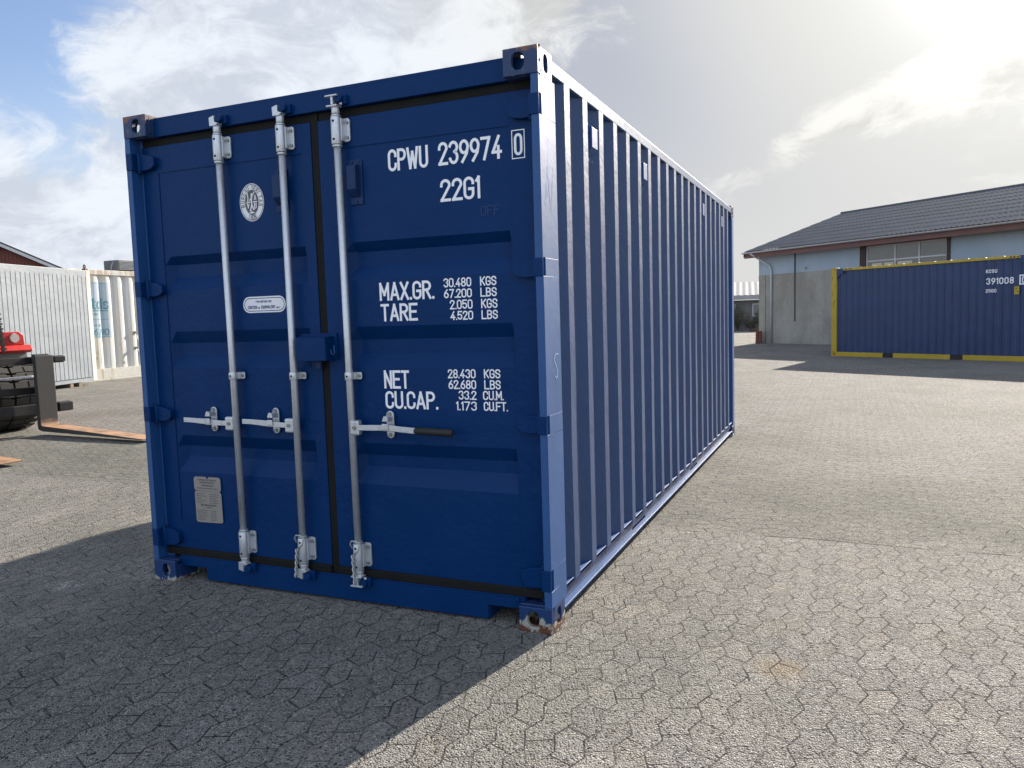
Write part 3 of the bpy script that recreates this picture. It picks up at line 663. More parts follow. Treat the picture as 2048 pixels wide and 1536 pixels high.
letters('lettering', [('NET', 1.605, 1.745, 1.114, 1.202, .0120), ('CU.CAP.', 1.608, 1.896, 1.017, 1.102, .0120),
    ('28.430', 1.953, 2.096, 1.165, 1.207, .0061), ('KGS', 2.138, 2.220, 1.165, 1.207, .0061), ('62.680', 1.954, 2.097, 1.115, 1.157, .0061), ('LBS', 2.138, 2.220, 1.115, 1.157, .0061),
    ('33.2', 2.005, 2.097, 1.066, 1.108, .0061), ('CU.M.', 2.130, 2.233, 1.066, 1.108, .0061), ('1.173', 1.990, 2.097, 1.016, 1.058, .0061), ('CU.FT.', 2.132, 2.252, 1.016, 1.058, .0061)], DR)
letters('scrawled_word', [('OFF', 2.150, 2.240, 1.893, 1.935, .0022)], DR, 'faint', LP, label='faint scratched word OFF')
# oval emblem
ec = (.862, 2.060); ea, eb = .078, .095
def oval(mb, a, b, dep, n=48, ring=None):
    P = PF(DY + .004 - dep)
    pts = [P(ec[0] + a * math.cos(2 * math.pi * i / n), ec[1] + b * math.sin(2 * math.pi * i / n)) for i in range(n)]
    if ring is None: mb.add(pts, [tuple(range(n))])
    else:
        q = [P(ec[0] + ring[0] * math.cos(2 * math.pi * i / n), ec[1] + ring[1] * math.sin(2 * math.pi * i / n)) for i in range(n)]
        mb.add(pts + q, [(i, (i + 1) % n, n + (i + 1) % n, n + i) for i in range(n)])
mb = MB(); oval(mb, ea, eb, .0015); EM = lab(mb.build('emblem', M['decal'], DL), 'white and grey oval classification emblem')
mb = MB(); oval(mb, ea * .955, eb * .96, .0022, ring=(ea * .915, eb * .925)); oval(mb, ea * .56, eb * .66, .0022)
PE = PF(DY + .004 - .0025)
for s, a0, a1 in (('BUREAU VERITAS', 192, -12), ('1828', 252, 288)):
    n_ = len(s)
    for i, ch in enumerate(s):
        if ch == ' ': continue
        a = R(a0 + (a1 - a0) * i / (n_ - 1)); rx, rz_ = ea * .74, eb * .795; cx, cz = ec[0] + rx * math.cos(a), ec[1] + rz_ * math.sin(a)
        nx, nz = math.cos(a) / rx, math.sin(a) / rz_; ln = math.hypot(nx, nz); nx, nz = nx / ln, nz / ln
        if s == '1828': nx, nz = -nx, -nz
        tx, tz = nz, -nx; hh = .0200
        for l in glyph(ch, .5):
            vs, fs = ribbon([(cx + tx * (p[0] - .23) * hh * 1.05 + nx * (p[1] - .5) * hh, cz + tz * (p[0] - .23) * hh * 1.05 + nz * (p[1] - .5) * hh) for p in l], .0031)
            mb.add([PE(a_, b_) for a_, b_ in vs], fs)
mb.build('emblem_print', M['decal_dark'], DL)
mb = MB(); PG = PF(DY + .004 - .0032)
stn = [0]
def st(pts, t):
    pts = [(ec[0] + a * .001, ec[1] + b * .001) for a, b in pts]; parts_ = split_sharp(pts)
    for p_ in parts_:
        vs, fs = ribbon(p_, t); stn[0] += 1; mb.add([(lambda q: (q[0], q[1] - .0002 * stn[0], q[2]))(PG(a, b)) for a, b in vs], fs)
st([(-3, 10), (0, -12), (-12, -40)], .008); st([(0, -12), (10, -36)], .007); st([(-2, 12), (1, 30)], .009); st([(0, 26), (10, 40), (18, 50)], .005); st([(0, 24), (-12, 12)], .005)
st([(1, 34), (2, 40)], .010); st([(-30, 2), (-10, 2)], .005); st([(10, 2), (34, 2)], .005); st([(-24, 44), (-22, 20), (-24, 8)], .006); st([(24, 34), (18, 14), (30, 14), (24, 34)], .004)
st([(-28, -4), (-22, -26), (-16, -8)], .006); st([(20, -6), (20, -32)], .007); st([(30, -6), (30, -28)], .005); st([(-12, -52), (14, -52)], .006); st([(0, -46), (0, -52)], .008)
mb.build('emblem_figure', M['decal'], DL)
# repair sign
def rrect(x0, x1, z0, z1, r, n=8):
    p = []
    for cx, cz, a in ((x1 - r, z1 - r, 0), (x0 + r, z1 - r, 90), (x0 + r, z0 + r, 180), (x1 - r, z0 + r, 270)):
        p += [(cx + r * math.cos(R(a + 90 * i / n)), cz + r * math.sin(R(a + 90 * i / n))) for i in range(n + 1)]
    return p
mb = MB(); P1 = PF(DY + .0025); pp = rrect(.767, 1.041, 1.500, 1.583, .040); mb.add([P1(a, b) for a, b in pp], [tuple(range(len(pp)))]); lab(mb.build('repair_sign', M['decal'], DL), 'white rounded repair notice')
mb = MB(); P2 = PF(DY + .0018); vs, fs = ribbon(rrect(.776, 1.032, 1.509, 1.574, .0325) + [rrect(.776, 1.032, 1.509, 1.574, .0325)[0]], .0035); mb.add([P2(a, b) for a, b in vs], fs)
text(mb, 'FOR REPAIR USE', .850, .953, 1.551, 1.562, .0020, P2); text(mb, 'CORTEN', .796, .857, 1.520, 1.536, .0028, P2); text(mb, 'OR', .863, .876, 1.520, 1.529, .0018, P2); text(mb, 'EQUIVALENT', .884, .974, 1.520, 1.536, .0028, P2); text(mb, 'ONLY', .980, 1.006, 1.520, 1.528, .0018, P2)
mb.build('sign_print', M['ink'], DL)
# data plate
mb = MB(); P3 = lambda a, b, dd=0: (lambda q: (q[0], DY + .001 - dd, q[1]))(front(a, b, DY + .001 - dd))
pl_ = [(.356, .617), (.435, .618), (.437, .607), (.447, .607), (.449, .618), (.526, .618), (.536, .608), (.5355, .548), (.528, .543), (.528, .533), (.536, .530), (.5385, .374), (.530, .365), (.358, .362), (.348, .371), (.3465, .530), (.354, .533), (.354, .543), (.346, .548), (.345, .607)]
f0 = [P3(a, b, .0) for a, b in pl_]; f1 = [P3(a, b, .005) for a, b in pl_]; n = len(pl_)
mb.add(f0 + f1, [tuple(range(n, 2 * n))] + [(i, (i + 1) % n, n + (i + 1) % n, n + i) for i in range(n)]); lab(mb.build('data_plate', M['plate'], DL), 'grey riveted metal data plate')
mb = MB(); P4 = lambda a, b: P3(a, b, .006)
text(mb, 'APPROVED FOR TRANSPORT', .372, .505, .596, .604, .0015, P4); text(mb, 'UNDER CUSTOMS SEAL', .385, .492, .581, .590, .0015, P4)
rr = random.Random(3)
def bars(x0, x1, z, h):                                                      # print too small to read
    x = x0
    while x < x1 - .004:
        q = min(x + rr.uniform(.005, .016), x1); mb.add([P4(x, z), P4(q, z), P4(q, z + h), P4(x, z + h)], [(0, 1, 2, 3)]); x = q + .003
for x0, x1, z, h in [(.40, .485, .565, .007), (.365, .515, .551, .004), (.347, .535, .5375, .0012), (.385, .495, .456, .008), (.425, .460, .444, .005)]: bars(x0, x1, z, h + .001)
for r_ in range(5): z = .520 - r_ * .012; bars(.358, rr.uniform(.39, .43), z, .004); bars(.450, rr.uniform(.50, .53), z, .004)
for r_ in range(6): z = .428 - r_ * .0105; bars(.357, rr.uniform(.41, .44), z, .0035); bars(.452, .492, z, .0035)
mb.build('plate_print', M['decal_dark'], DL)
# marks on the near corner post
mb = MB(); PX = lambda a, b: (W_ + .0012, a, b)
def stp(pts, t): vs, fs = ribbon(pts, t); mb.add([PX(a, b) for a, b in vs], fs)
stp([(.050, 1.93), (.075, 2.04), (.085, 2.10), (.100, 2.00), (.118, 1.90), (.135, 1.96), (.150, 2.06), (.165, 2.10)], .0018); stp([(.060, 1.92), (.078, 2.00), (.088, 2.10), (.108, 1.96), (.122, 1.91), (.140, 1.99), (.162, 2.07)], .0015); stp([(.095, 2.14), (.100, 2.04), (.118, 1.93)], .0012); stp([(.070, 1.96), (.12, 2.02)], .0011); stp([(.104, 2.22), (.106, 2.08)], .001)
mb.build('scribble', M['blue_chalk'], C)
mb = MB(); stp([(.165, 1.262), (.150, 1.268), (.125, 1.262), (.112, 1.248), (.118, 1.232), (.135, 1.215), (.150, 1.19), (.152, 1.165), (.135, 1.156), (.118, 1.168)], .0030); lab(mb.build('chalk_mark', M['chalk'], C), 'pale S-shaped chalk mark')

# ================================================================== YELLOW-FRAMED CONTAINER
M['navy'] = paint('navy grey paint', (.014, .036, .105), .42, .14, .05)
M['yellow'] = paint('yellow paint', (.42, .30, .022), .45, .10, .10)
M['black'] = flat('black paint', (.015, .015, .015), .5)
a0 = Vector((3.139, 21.53, 0)); di = Vector((.829, -.559, 0)); rz = math.atan2(di.y, di.x)
Y = thing('open_top_container', 'navy blue container with yellow frame and white numbers, parked before the grey-roofed building', 'shipping container', tuple(a0), rz)
YL, YW, YH = 5.43, 2.43, 2.545
b = MB(); b.box(0, .165, 0, .16, 0.118, YH - .115); b.build('corner_post', M['yellow'], Y, bevel=.01)
b = MB(); b.box(YL - .165, YL, 0, .16, 0.118, YH - .115); b.build('corner_post', M['yellow'], Y, bevel=.01)
for x in (0, YL - .165):
    b = MB(); b.box(x, x + .165, YW - .16, YW, .118, YH - .115); b.build('corner_post', M['yellow'], Y, bevel=.01)
for cx, sx in ((0, -1), (YL, 1)):
    for cy, sy in ((-.004, 1), (YW + .004, -1)):
        for top in (0, 1): casting(Y, cx, cy, top, sx, sy, M['yellow'], H=YH)
b = MB()
for x0, x1 in ((.162, 1.60), (1.90, 3.44), (3.76, YL - .162)): b.box(x0, x1, .004, .05, .0, .125)
b.build('bottom_rail', M['yellow'], Y, bevel=.004)
b = MB()
for x0, x1 in ((1.60, 1.90), (3.44, 3.76)): b.box(x0, x1, .02, 1.2, .010, .120)
b.build('fork_pocket', M['black'], Y)
b = MB(); b.box(.38, YL - .38, .000, .07, 2.455, 2.520); b.build('top_rail', M['yellow'], Y, bevel=.004)
b = MB(); b.box(.165, .38, .004, .07, 2.35, 2.515); b.prism([(.165, 2.35), (.28, 2.35), (.165, 2.22)], 'y', .01, .03); b.box(YL - .38, YL - .165, .004, .07, 2.35, 2.53); b.build('rail_end', M['navy'], Y, bevel=.004)
b = MB(); b.box(.162, YL - .162, YW - .06, YW - .01, 0, .125); b.box(.162, YL - .162, YW - .07, YW - .01, 2.455, 2.52); b.build('rear_rail', M['yellow'], Y)
prof = [(.165, .050)]; x = .25
while x < YL - .3: prof += [(x, .050), (x + .03, .030), (x + .10, .030), (x + .13, .050)]; x += .2
prof.append((YL - .165, .050))
b = MB(); b.sheet(prof, lambda u, v, t: (u, v, t), .125, 2.455); b.build('side_wall', M['navy'], Y)
b = MB(); b.sheet(prof, lambda u, v, t: (u, YW - v, t), .125, 2.455); b.build('side_wall', M['navy'], Y)
for xx in (.05, YL - .05):
    b = MB(); b.box(xx - .01, xx + .01, .16, YW - .16, .12, 2.44); b.build('end_wall', M['navy'], Y)
tp = [(.2, 2.50)]; x = .3
while x < YL - .4: tp += [(x, 2.500), (x + .15, 2.528), (x + .30, 2.500)]; x += .42
b = MB(); b.sheet(tp + [(YL - .2, 2.50)], lambda u, v, t: (u, t, v), .06, YW - .06); b.build('roof', M['yellow'], Y)
def YP(a, b_): return (a, -.0015, b_)
def YP2(a, b_): return (a, .027, b_)
for s, x0, x1, z0, z1, t in (('KCSU', 4.27, 4.53, 2.14, 2.225, .015), ('391008', 4.28, 4.91, 1.862, 2.018, .024), ('25G0', 4.27, 4.52, 1.665, 1.75, .014)):
    b = MB(); text(b, s, x0, x1, z0, z1, t, YP2, gap=.30); lab(b.build('lettering', M['white'], Y), 'white lettering ' + s)
b = MB(); vs, fs = ribbon([(5.045, 1.84), (5.045, 2.045), (5.21, 2.045), (5.21, 1.84), (5.045, 1.84)], .03); b.add([YP2(p, q) for p, q in vs], fs); text(b, '0', 5.085, 5.17, 1.862, 2.018, .026, YP2)
lab(b.build('check_digit', M['white'], Y), 'boxed white check digit 0')
b = MB(); b.box(4.925, 5.035, .020, .027, 1.60, 1.79); yl = b.build('height_sticker', M['yellow'], Y)
b = MB(); text(b, '9', 4.95, 4.985, 1.71, 1.76, .007, lambda p, q: (p, .0185, q)); text(b, '6', 4.985, 5.015, 1.64, 1.69, .007, lambda p, q: (p, .0185, q)); b.build('sticker_print', M['black'], Y)
b = MB()
for x0 in (.42, .50, .58, YL - .62, YL - .54, YL - .46): b.add([YP(x0, 2.465), YP(x0 + .035, 2.465), YP(x0 + .065, 2.510), YP(x0 + .03, 2.510)], [(0, 1, 2, 3)])
b.build('hazard_stripes', M['black'], Y)
b = MB()
for pts, t in (([(.07, 1.42), (.075, 1.55), (.10, 1.60), (.14, 1.59)], .012), ([(.02, 1.85), (.05, 1.84), (.05, 1.78), (.03, 1.75)], .008), ([(.12, 2.1), (.13, 1.98)], .008), ([(.05, 1.05), (.10, 1.05)], .008), ([(.085, 1.05), (.09, .95)], .006), ([(.03, 2.3), (.02, 2.2)], .01)):
    vs, fs = ribbon(pts, t); b.add([YP(p, q) for p, q in vs], fs)
b.build('scrape_marks', M['black'], Y)

# ================================================================== BUILDING ON THE RIGHT
def concrete(name, c0, c1, scale=1.0, stain=.5):
    m, nt = mat(name); o = nt.obj(); n = nt.noise(nt.v('MULTIPLY', o, (1, 1, .6)), 1.1 * scale, 6, .62, .5); n2 = nt.noise(o, 6 * scale, 5, .6); n3 = nt.noise(nt.v('MULTIPLY', o, (7, 7, .5)), 1, 4, .6)
    c = nt.mix(nt.ss(n, .35, .68), c0, c1); c = nt.mix(nt.m('MULTIPLY', nt.ss(n2, .5, .7), stain * .5), c, tuple(x * .6 for x in c0)); c = nt.mix(nt.m('MULTIPLY', nt.ss(n3, .55, .75), stain * .4), c, tuple(x * 1.25 for x in c1))
    bsdf(nt, c, .85, nrm=nt.bump(nt.m('ADD', n2, nt.noise(o, 40, 4)), .3, .02)); return m
M['conc'] = concrete('stained concrete wall', (.27, .255, .22), (.37, .355, .31))
M['bluewall'] = concrete('pale blue rendered wall', (.33, .41, .48), (.40, .47, .53), .6, .15)
M['redwood'] = paint('faded red timber', (.15, .072, .066), .6, .15, .10)
M['brown'] = flat('dark brown frame', (.05, .028, .026), .6)
M['zinc'] = flat('weathered zinc', (.48, .51, .54), .5, .3, .1)
M['frame_w'] = flat('white window frame', (.55, .57, .58), .5)
m, nt = mat('window glass'); o = nt.obj(); bsdf(nt, nt.mix(nt.noise(o, .8, 4), (.10, .10, .095), (.17, .165, .155)), .12, spec=.8); M['glass'] = m
m, nt = mat('corrugated grey roofing'); o = nt.obj(); xx, yy = nt.xyz(o)[:2]
n = nt.noise(o, 2.0, 5, .6); rows = nt.m('FRACT', nt.m('DIVIDE', yy, .62)); lap = nt.ss(rows, .0, .10, 1, 0)
wv = nt.new('ShaderNodeTexWhiteNoise', noise_dimensions='2D'); nt.put(wv.inputs['Vector'], nt.comb(nt.m('FLOOR', nt.m('DIVIDE', xx, 1.05)), nt.m('FLOOR', nt.m('DIVIDE', yy, .62)), 0.0))
c = nt.mix(n, (.10, .108, .122), (.16, .168, .184)); c = nt.mix(nt.m('MULTIPLY', wv.outputs[0], .45), c, (.105, .105, .11)); c = nt.mix(nt.m('MULTIPLY', lap, .7), c, (.04, .04, .042))
bsdf(nt, c, .80, spec=.3, nrm=nt.bump(nt.m('MULTIPLY', rows, 1.0), 1.0, .03)); M['roofing'] = m
bo = Vector((.104, 31.33, 0)); bd = Vector((.776, -.631, 0)); rz = math.atan2(bd.y, bd.x)
B = thing('workshop_building', 'long low workshop with grey corrugated roof, pale blue upper wall and bare concrete below', 'building', tuple(bo), rz)
BL, BD_ = 17.0, 10.8
b = MB(); b.box(0, BL, 0, BD_, 0, 2.83); b.build('wall', M['conc'], B)
b = MB(); b.box(0, 4.96, .012, .20, 2.832, 3.70); b.box(8.39, BL, .012, .20, 2.832, 3.70); b.box(0, .2, .20, BD_, 2.832, 3.70)
b.prism([(.2, 3.702), (BD_ - .2, 3.702), (BD_ / 2, 5.35)], 'x', .03, .2); lab(b.build('upper_wall', M['bluewall'], B), 'pale blue rendered band under the eaves')
eo, ez, rdz = -.52, 3.815, 5.62; RD = BD_ / 2
# corrugated roof slopes
def slope(y0, z0, y1, z1):
    mb = MB(); n = int((BL + .8) / .0885); pr_ = [(-.36 + i * .0885 / 1.0, .014 * (1 if i % 2 else -1)) for i in range(n)]
    k = len(pr_); rows_ = 9; vs = []
    for j in range(rows_ * 2):
        t = (j // 2 + j % 2) / rows_; lift = .012 if j % 2 == 0 else .0
        for u, v in pr_: vs.append((u, y0 + (y1 - y0) * t, z0 + (z1 - z0) * t + v + lift))
    fs = [(j * k + i, j * k + i + 1, (j + 1) * k + i + 1, (j + 1) * k + i) for j in range(rows_ * 2 - 1) for i in range(k - 1)]
    mb.add(vs, fs); return mb.build('roof', M['roofing'], B)
slope(eo, ez, RD, rdz); slope(BD_ + .52, ez, RD, rdz)
b = MB(); b.cyl((-.36, RD, rdz + .01), (BL + .4, RD, rdz + .01), .06, n=10); b.build('ridge_cap', M['roofing'], B)
b = MB(); b.box(-.34, BL + .4, eo + .04, eo + .075, ez - .27, ez + .004); b.box(-.30, BL + .3, eo + .075, .02, ez - .05, ez - .03)
b.box(4.95, 8.40, -.01, .10, 3.55, 3.70)
b.build('fascia', M['redwood'], B, bevel=.004)
b = MB(); th = math.atan2(rdz - ez, RD - eo)
for s in (1, -1):
    p = [(eo, ez - .22), (RD, rdz - .22), (RD, rdz - .03), (eo, ez - .03)] if s > 0 else [(BD_ + .52, ez - .22), (RD, rdz - .22), (RD, rdz - .03), (BD_ + .52, ez - .03)]
    b.prism(p, 'x', -.345, -.31)
b.build('verge_board', M['redwood'], B)
b = MB(); pr_ = [(eo - .11 + .055 - .055 * math.cos(R(a)), ez - .03 - .055 * math.sin(R(a))) for a in range(0, 181, 20)]
b.sheet(pr_, lambda u, v, t: (t, u, v), -.36, BL + .4); b.sheet([(p[0] * 1.0, p[1] - .004) for p in pr_], lambda u, v, t: (t, u, v), -.36, BL + .4); b.build('gutter', M['zinc'], B)
b = MB(); b.tube([(.10, eo - .05, ez - .08), (.16, eo + .02, ez - .16), (.66, -.06, ez - .62), (.74, -.06, ez - .80), (.74, -.06, .02)], .042, 12)
for z in (2.2, 1.2): b.cyl((.74, -.06, z), (.74, -.06, z + .04), .052, n=12)
b.build('downpipe', M['zinc'], B)
b = MB(); b.box(1.93, 1.965, -.03, -.0005, .91, 2.83); b.box(1.93, 1.965, -.03, .011, 2.831, 3.62); b.build('cable_duct', M['brown'], B)
b = MB(); b.cyl((2.47, .011, 2.98), (2.47, -.03, 2.98), .062, n=16); b.build('wall_vent', M['conc'], B)
b = MB(); b.box(.365, .385, -.004, -.0005, 0.0, 2.82); b.build('wall_joint', M['brown'], B)
# big glazed door, mostly behind the navy container
GW = MB(); GW.box(4.96, 5.20, -.02, .12, 0, 3.549); GW.box(8.27, 8.39, -.02, .12, 0, 3.549); wf = GW.build('glazed_gate', M['brown'], B)
b = MB()
for x in (5.20, 6.33, 7.24, 8.22): b.box(x, x + .05, .03, .09, .05, 3.549)
for z in (2.20, 2.99, 3.50):
    for x0, x1 in ((5.25, 6.33), (6.38, 7.24), (7.29, 8.22)): b.box(x0, x1, .035, .085, z, z + .049)
b.build('window_frame', M['frame_w'], wf, bevel=.004)
for x0, x1 in ((5.25, 6.33), (6.38, 7.24), (7.29, 8.22)):
    for z0, z1 in ((3.039, 3.50), (2.249, 2.99)):
        b = MB(); b.box(x0, x1, .055, .062, z0, z1); b.build('pane', M['glass'], wf)
M['reflection'] = flat('cream paper sheet', (.62, .55, .42), .7)  # pale panels added for the lit yard's reflection in the panes
for x0, x1 in ((5.42, 5.84), (5.92, 6.28), (6.45, 7.0)):
    b = MB(); b.box(x0, x1, .050, .0545, 2.55, 2.93); b.build('reflection_panel', M['reflection'], wf)

# brick stack at the corner
M['brick'] = flat('dull red brick', (.16, .055, .035), .85, 0, .3, 14)
bs = MB(); rr = random.Random(4)
for r_ in range(8):
    for q in range(2):
        x = -1.0 + (q * .12) + rr.uniform(-.01, .01); bs.box(x, x + .11, -8.86 + 8.2 + rr.uniform(-.01, .01), -8.86 + 8.45, r_ * .065, r_ * .065 + .06)
bs_o = bs.build('brick_stack', M['brick'], loc=(.20 + .82, 31.2 - .05 + .35, 0)); tag(bs_o, 'small red brick stack leaning by the workshop corner', 'bricks')

# ================================================================== FAR SHED between the containers
M['oldroof'] = flat('pale grey fibre roofing', (.33, .33, .33), .7, 0, .2, 3)
M['shedwall'] = concrete('dark weathered wall', (.13, .13, .125), (.19, .185, .175), .7)
sv = Vector((-4.0, 51.6, 0)); fz = R(10)
S = thing('low_shed', 'distant low grey shed with corrugated roof behind the workshop', 'shed', (-3.0, 52.0, 0), R(7))
b = MB(); b.box(-6, 7, 0, 5, 0, 2.05); b.build('wall', M['shedwall'], S)
b = MB(); n = 276; pr_ = [(-6.4 + i * .05, .011 * math.sin(i * .05 / .40 * 2 * math.pi)) for i in range(n)]; k = len(pr_)
b.add([(u, -.5, 2.38 + v) for u, v in pr_] + [(u, 3.2, 3.38 + v) for u, v in pr_] + [(u, 6.0, 2.4 + v) for u, v in pr_], [(j * k + i, j * k + i + 1, (j + 1) * k + i + 1, (j + 1) * k + i) for j in range(2) for i in range(k - 1)]); b.build('roof', M['oldroof'], S)
b = MB(); b.box(-6.4, 7.4, -.53, -.50, 2.08, 2.36); b.build('fascia', M['oldroof'], S)
for x in (-.9, .9):
    b = MB(); b.box(x - .35, x + .35, -.03, -.002, .95, 1.8); wf2 = b.build('window', M['frame_w'], S)
    b = MB(); b.box(x - .29, x + .29, -.04, -.031, 1.01, 1.74); b.build('pane', M['glass'], wf2)
b = MB(); b.box(-6, -.9, -2.2, -2.0, 0, .82); b.box(-6, -.8, -2.25, -1.95, .821, .90); lw = b.build('yard_wall', M['shedwall'], loc=(-3.0, 51.9, 0)); tag(lw, 'low dark yard wall in front of the distant shed', 'wall')
# scrub against the shed
def leaf_mat(name, c):
    m, nt = mat(name); o = nt.obj(); bsdf(nt, nt.mix(nt.noise(o, 9, 3), tuple(x * .6 for x in c), c), .7); return m
M['scrub'] = leaf_mat('dry scrub leaves', (.11, .105, .065))
def shrub(loc, rad, h, n, seed, label):
    t = thing('shrub', label, 'shrub', loc); rr = random.Random(seed); f = MB(); st_ = MB()
    for i in range(9):
        a = rr.uniform(0, 6.28); r_ = rr.uniform(.3, .9) * rad; hh = h * rr.uniform(.6, 1)
        st_.tube([(0, 0, 0), (r_ * .4 * math.cos(a), r_ * .4 * math.sin(a), hh * .5), (r_ * math.cos(a), r_ * math.sin(a), hh)], [.02, .012, .005], 5)
        for k in range(n // 9):
            t_ = rr.uniform(.3, 1.05); c = Vector((r_ * t_ * math.cos(a), r_ * t_ * math.sin(a), hh * t_)) + Vector((rr.gauss(0, .14), rr.gauss(0, .14), rr.gauss(0, .12))) * rad; c.z = max(c.z, .03)
            u = Vector((rr.gauss(0, 1), rr.gauss(0, 1), rr.gauss(0, 1))).normalized() * .035; v = u.orthogonal().normalized() * .02
            f.add([c - u, c + v, c + u, c - v], [(0, 1, 2, 3)])
    f.build('foliage', M['scrub'], t); st_.build('stem', M['timber'], t)
shrub((-2.35, 50.2, 0), .75, 1.25, 2600, 2, 'grey scrubby bush against the distant shed wall, nearest the workshop')
shrub((-3.3, 51.1, 0), .8, 1.7, 2200, 5, 'taller bare bush growing before the distant shed window')
M['rustm'] = flat('rusted scrap steel', (.11, .045, .03), .8, 0, .4, 20)
dp = MB(); rr = random.Random(8)
for i in range(7): dp.box(-.5 + i * .13, -.38 + i * .13, -.1, .5, .0 + rr.uniform(0, .02), .06 + rr.uniform(0, .03), Matrix.Rotation(rr.uniform(-.2, .2), 3, 'Z'))
dp.box(-.55, .5, .05, .15, .101, .17); o_ = dp.build('scrap_pile', M['rustm'], loc=(-1.75, 48.9, 0)); tag(o_, 'flat heap of rusty scrap boards on the far paving', 'scrap')
dp = MB(); dp.box(-.5, .25, -.2, .4, 0, .09); dp.box(-.3, .3, -.3, .0, .091, .18, Matrix.Rotation(.3, 3, 'Z')); o_ = dp.build('pallet_remains', M['rustm'], loc=(-3.3, 47.2, 0)); tag(o_, 'broken brown pallet lying by the far yard wall', 'pallet')

# ================================================================== WHITE OFFICE CONTAINER (left)
M['offwhite'] = paint('chalky white paint', (.21, .24, .268), .5, .08, .08)
M['cream'] = worn('rust streaked cream frame', (.50, .48, .40), 2.72, 2.95, .0, 4.0)
m, nt = mat('cream steel with rust stains'); o = nt.obj(); n = nt.noise(nt.v('MULTIPLY', o, (5, 5, .8)), 1.2, 6, .62, .2); n2 = nt.noise(o, 12, 5)
z = nt.xyz(o)[2]; top = nt.ss(z, 2.2, 2.95); c = nt.mix(nt.ss(n2, .4, .7), (.50, .50, .45), (.56, .56, .52)); c = nt.mix(nt.m('MULTIPLY', nt.ss(nt.m('ADD', n, nt.m('MULTIPLY', top, .10)), .58, .68), .6), c, (.34, .20, .09)); bsdf(nt, c, .6, nrm=nt.bump(n2, .2, .004)); M['creamrust'] = m
ca = Vector((-14.45, 11.27, 0)); cd = Vector((.29, -.957, 0)); rz = math.atan2(cd.y, cd.x)
O = thing('site_office_container', 'white site container with fine vertical ribs standing on timber blocks behind the forklift', 'container', tuple(ca), rz)
OL, OZ0, OZ1, OW = 6.06, .10, 2.95, 2.44
b = MB(); pr_ = [(.18, -.0)]; x = .20
while x < OL - .2: pr_ += [(x, 0), (x + .003, .007), (x + .012, .007), (x + .015, 0)]; x += .152
pr_.append((OL - .18, 0)); b.sheet([(u, v + .02) for u, v in pr_], lambda u, v, t: (u, -v, t), OZ0 + .11, OZ1 - .16)
b.v = [(x_, -y_ - .0, z_) for x_, y_, z_ in b.v]; b.build('ribbed_wall', M['offwhite'], O)
# local frame: +x along the wall towards the viewer, -y points away from the yard, so depth goes to -y
b = MB(); b.box(0, .16, -OW, -.0, OZ0, OZ1); b.build('corner_post', M['creamrust'], O, bevel=.008)
b = MB(); b.box(OL - .16, OL, -OW, -.0, OZ0, OZ1); b.build('corner_post', M['creamrust'], O, bevel=.008)
b = MB(); b.box(.16, OL - .16, -.14, -.001, OZ1 - .17, OZ1 - .004); b.build('top_rail', M['offwhite'], O, bevel=.006)
b = MB(); b.box(.16, OL - .16, -.14, -.001, OZ0 + .002, OZ0 + .13); b.build('bottom_rail', M['offwhite'], O, bevel=.006)
b = MB(); b.box(.16, OL - .16, -OW, -.10, OZ0 + .14, OZ1 - .18); b.build('body', M['offwhite'], O)
b = MB(); b.box(.02, OL - .02, -OW + .02, -.15, OZ1 - .03, OZ1 - .01); b.build('roof', M['offwhite'], O)
b = MB(); b.box(.02, .13, -.12, -.03, OZ1, OZ1 + .05); b.tube([(.075, -.08, OZ1 + .05), (.03, -.08, OZ1 + .10), (.075, -.08, OZ1 + .15), (.12, -.08, OZ1 + .10), (.075, -.08, OZ1 + .05)], .018, 6); b.build('lifting_eye', M['rustm'], O)
for x in (.62, .95, 3.0):
    b = MB(); b.box(x, x + .12, -.7, .0, 0, OZ0 - .004); o_ = b.build('timber_block', M['timber']); o_.location = ca; o_.rotation_euler = (0, 0, rz)
    tag(o_, {.62: 'timber block under the ribbed container, nearest its rusty corner', .95: 'timber block under the ribbed container, second from its rusty corner', 3.0: 'timber block under the ribbed container, hidden behind the forklift mast'}[x], 'timber block', 'blocks under the ribbed container')
# small scrape near the bottom rail of the ribbed wall
b = MB(); b.box(.86, .88, -.002, .004, .22, .52); b.build('dark_scratch', M['brown'], O)

# ================================================================== SECOND WHITE CONTAINER
c2 = Vector((-15.487, 12.0, 0)); cd2 = Vector((-.03, 1.0, 0)); rz2 = math.atan2(cd2.y, cd2.x)
K = thing('white_storage_container', 'rust-streaked white corrugated container with a faded pale blue sign beside the ribbed one', 'container', tuple(c2), rz2)
def cor2(s): return .030 * math.tanh(2.2 * math.sin((s - .16) / .395 * 2 * math.pi)) - .035          # depth beyond the rail plane (local -y is towards the yard)
M['white2'] = m2 = None
m, nt = mat('rust streaked white steel'); o = nt.obj(); n = nt.noise(nt.v('MULTIPLY', o, (9, 9, .7)), 1.3, 6, .65); n2 = nt.noise(o, 14, 5); zz_ = nt.xyz(o)[2]
c = nt.mix(nt.ss(n, .40, .62), (.60, .62, .64), (.56, .54, .46)); c = nt.mix(nt.m('MULTIPLY', nt.ss(nt.m('ADD', nt.m('MULTIPLY', n, .75), nt.m('MULTIPLY', n2, .25)), .60, .66), .8), c, (.28, .15, .06)); bsdf(nt, c, .5, nrm=nt.bump(n2, .15, .004)); M['white2'] = m
b = MB(); N_ = 260; pr_ = [(-.6 + i * 6.4 / N_, -cor2(-.6 + i * 6.4 / N_)) for i in range(N_ + 1)]; b.sheet(pr_, lambda u, v, t: (u, v, t), .33, 2.93); b.build('corrugated_wall', M['white2'], K)
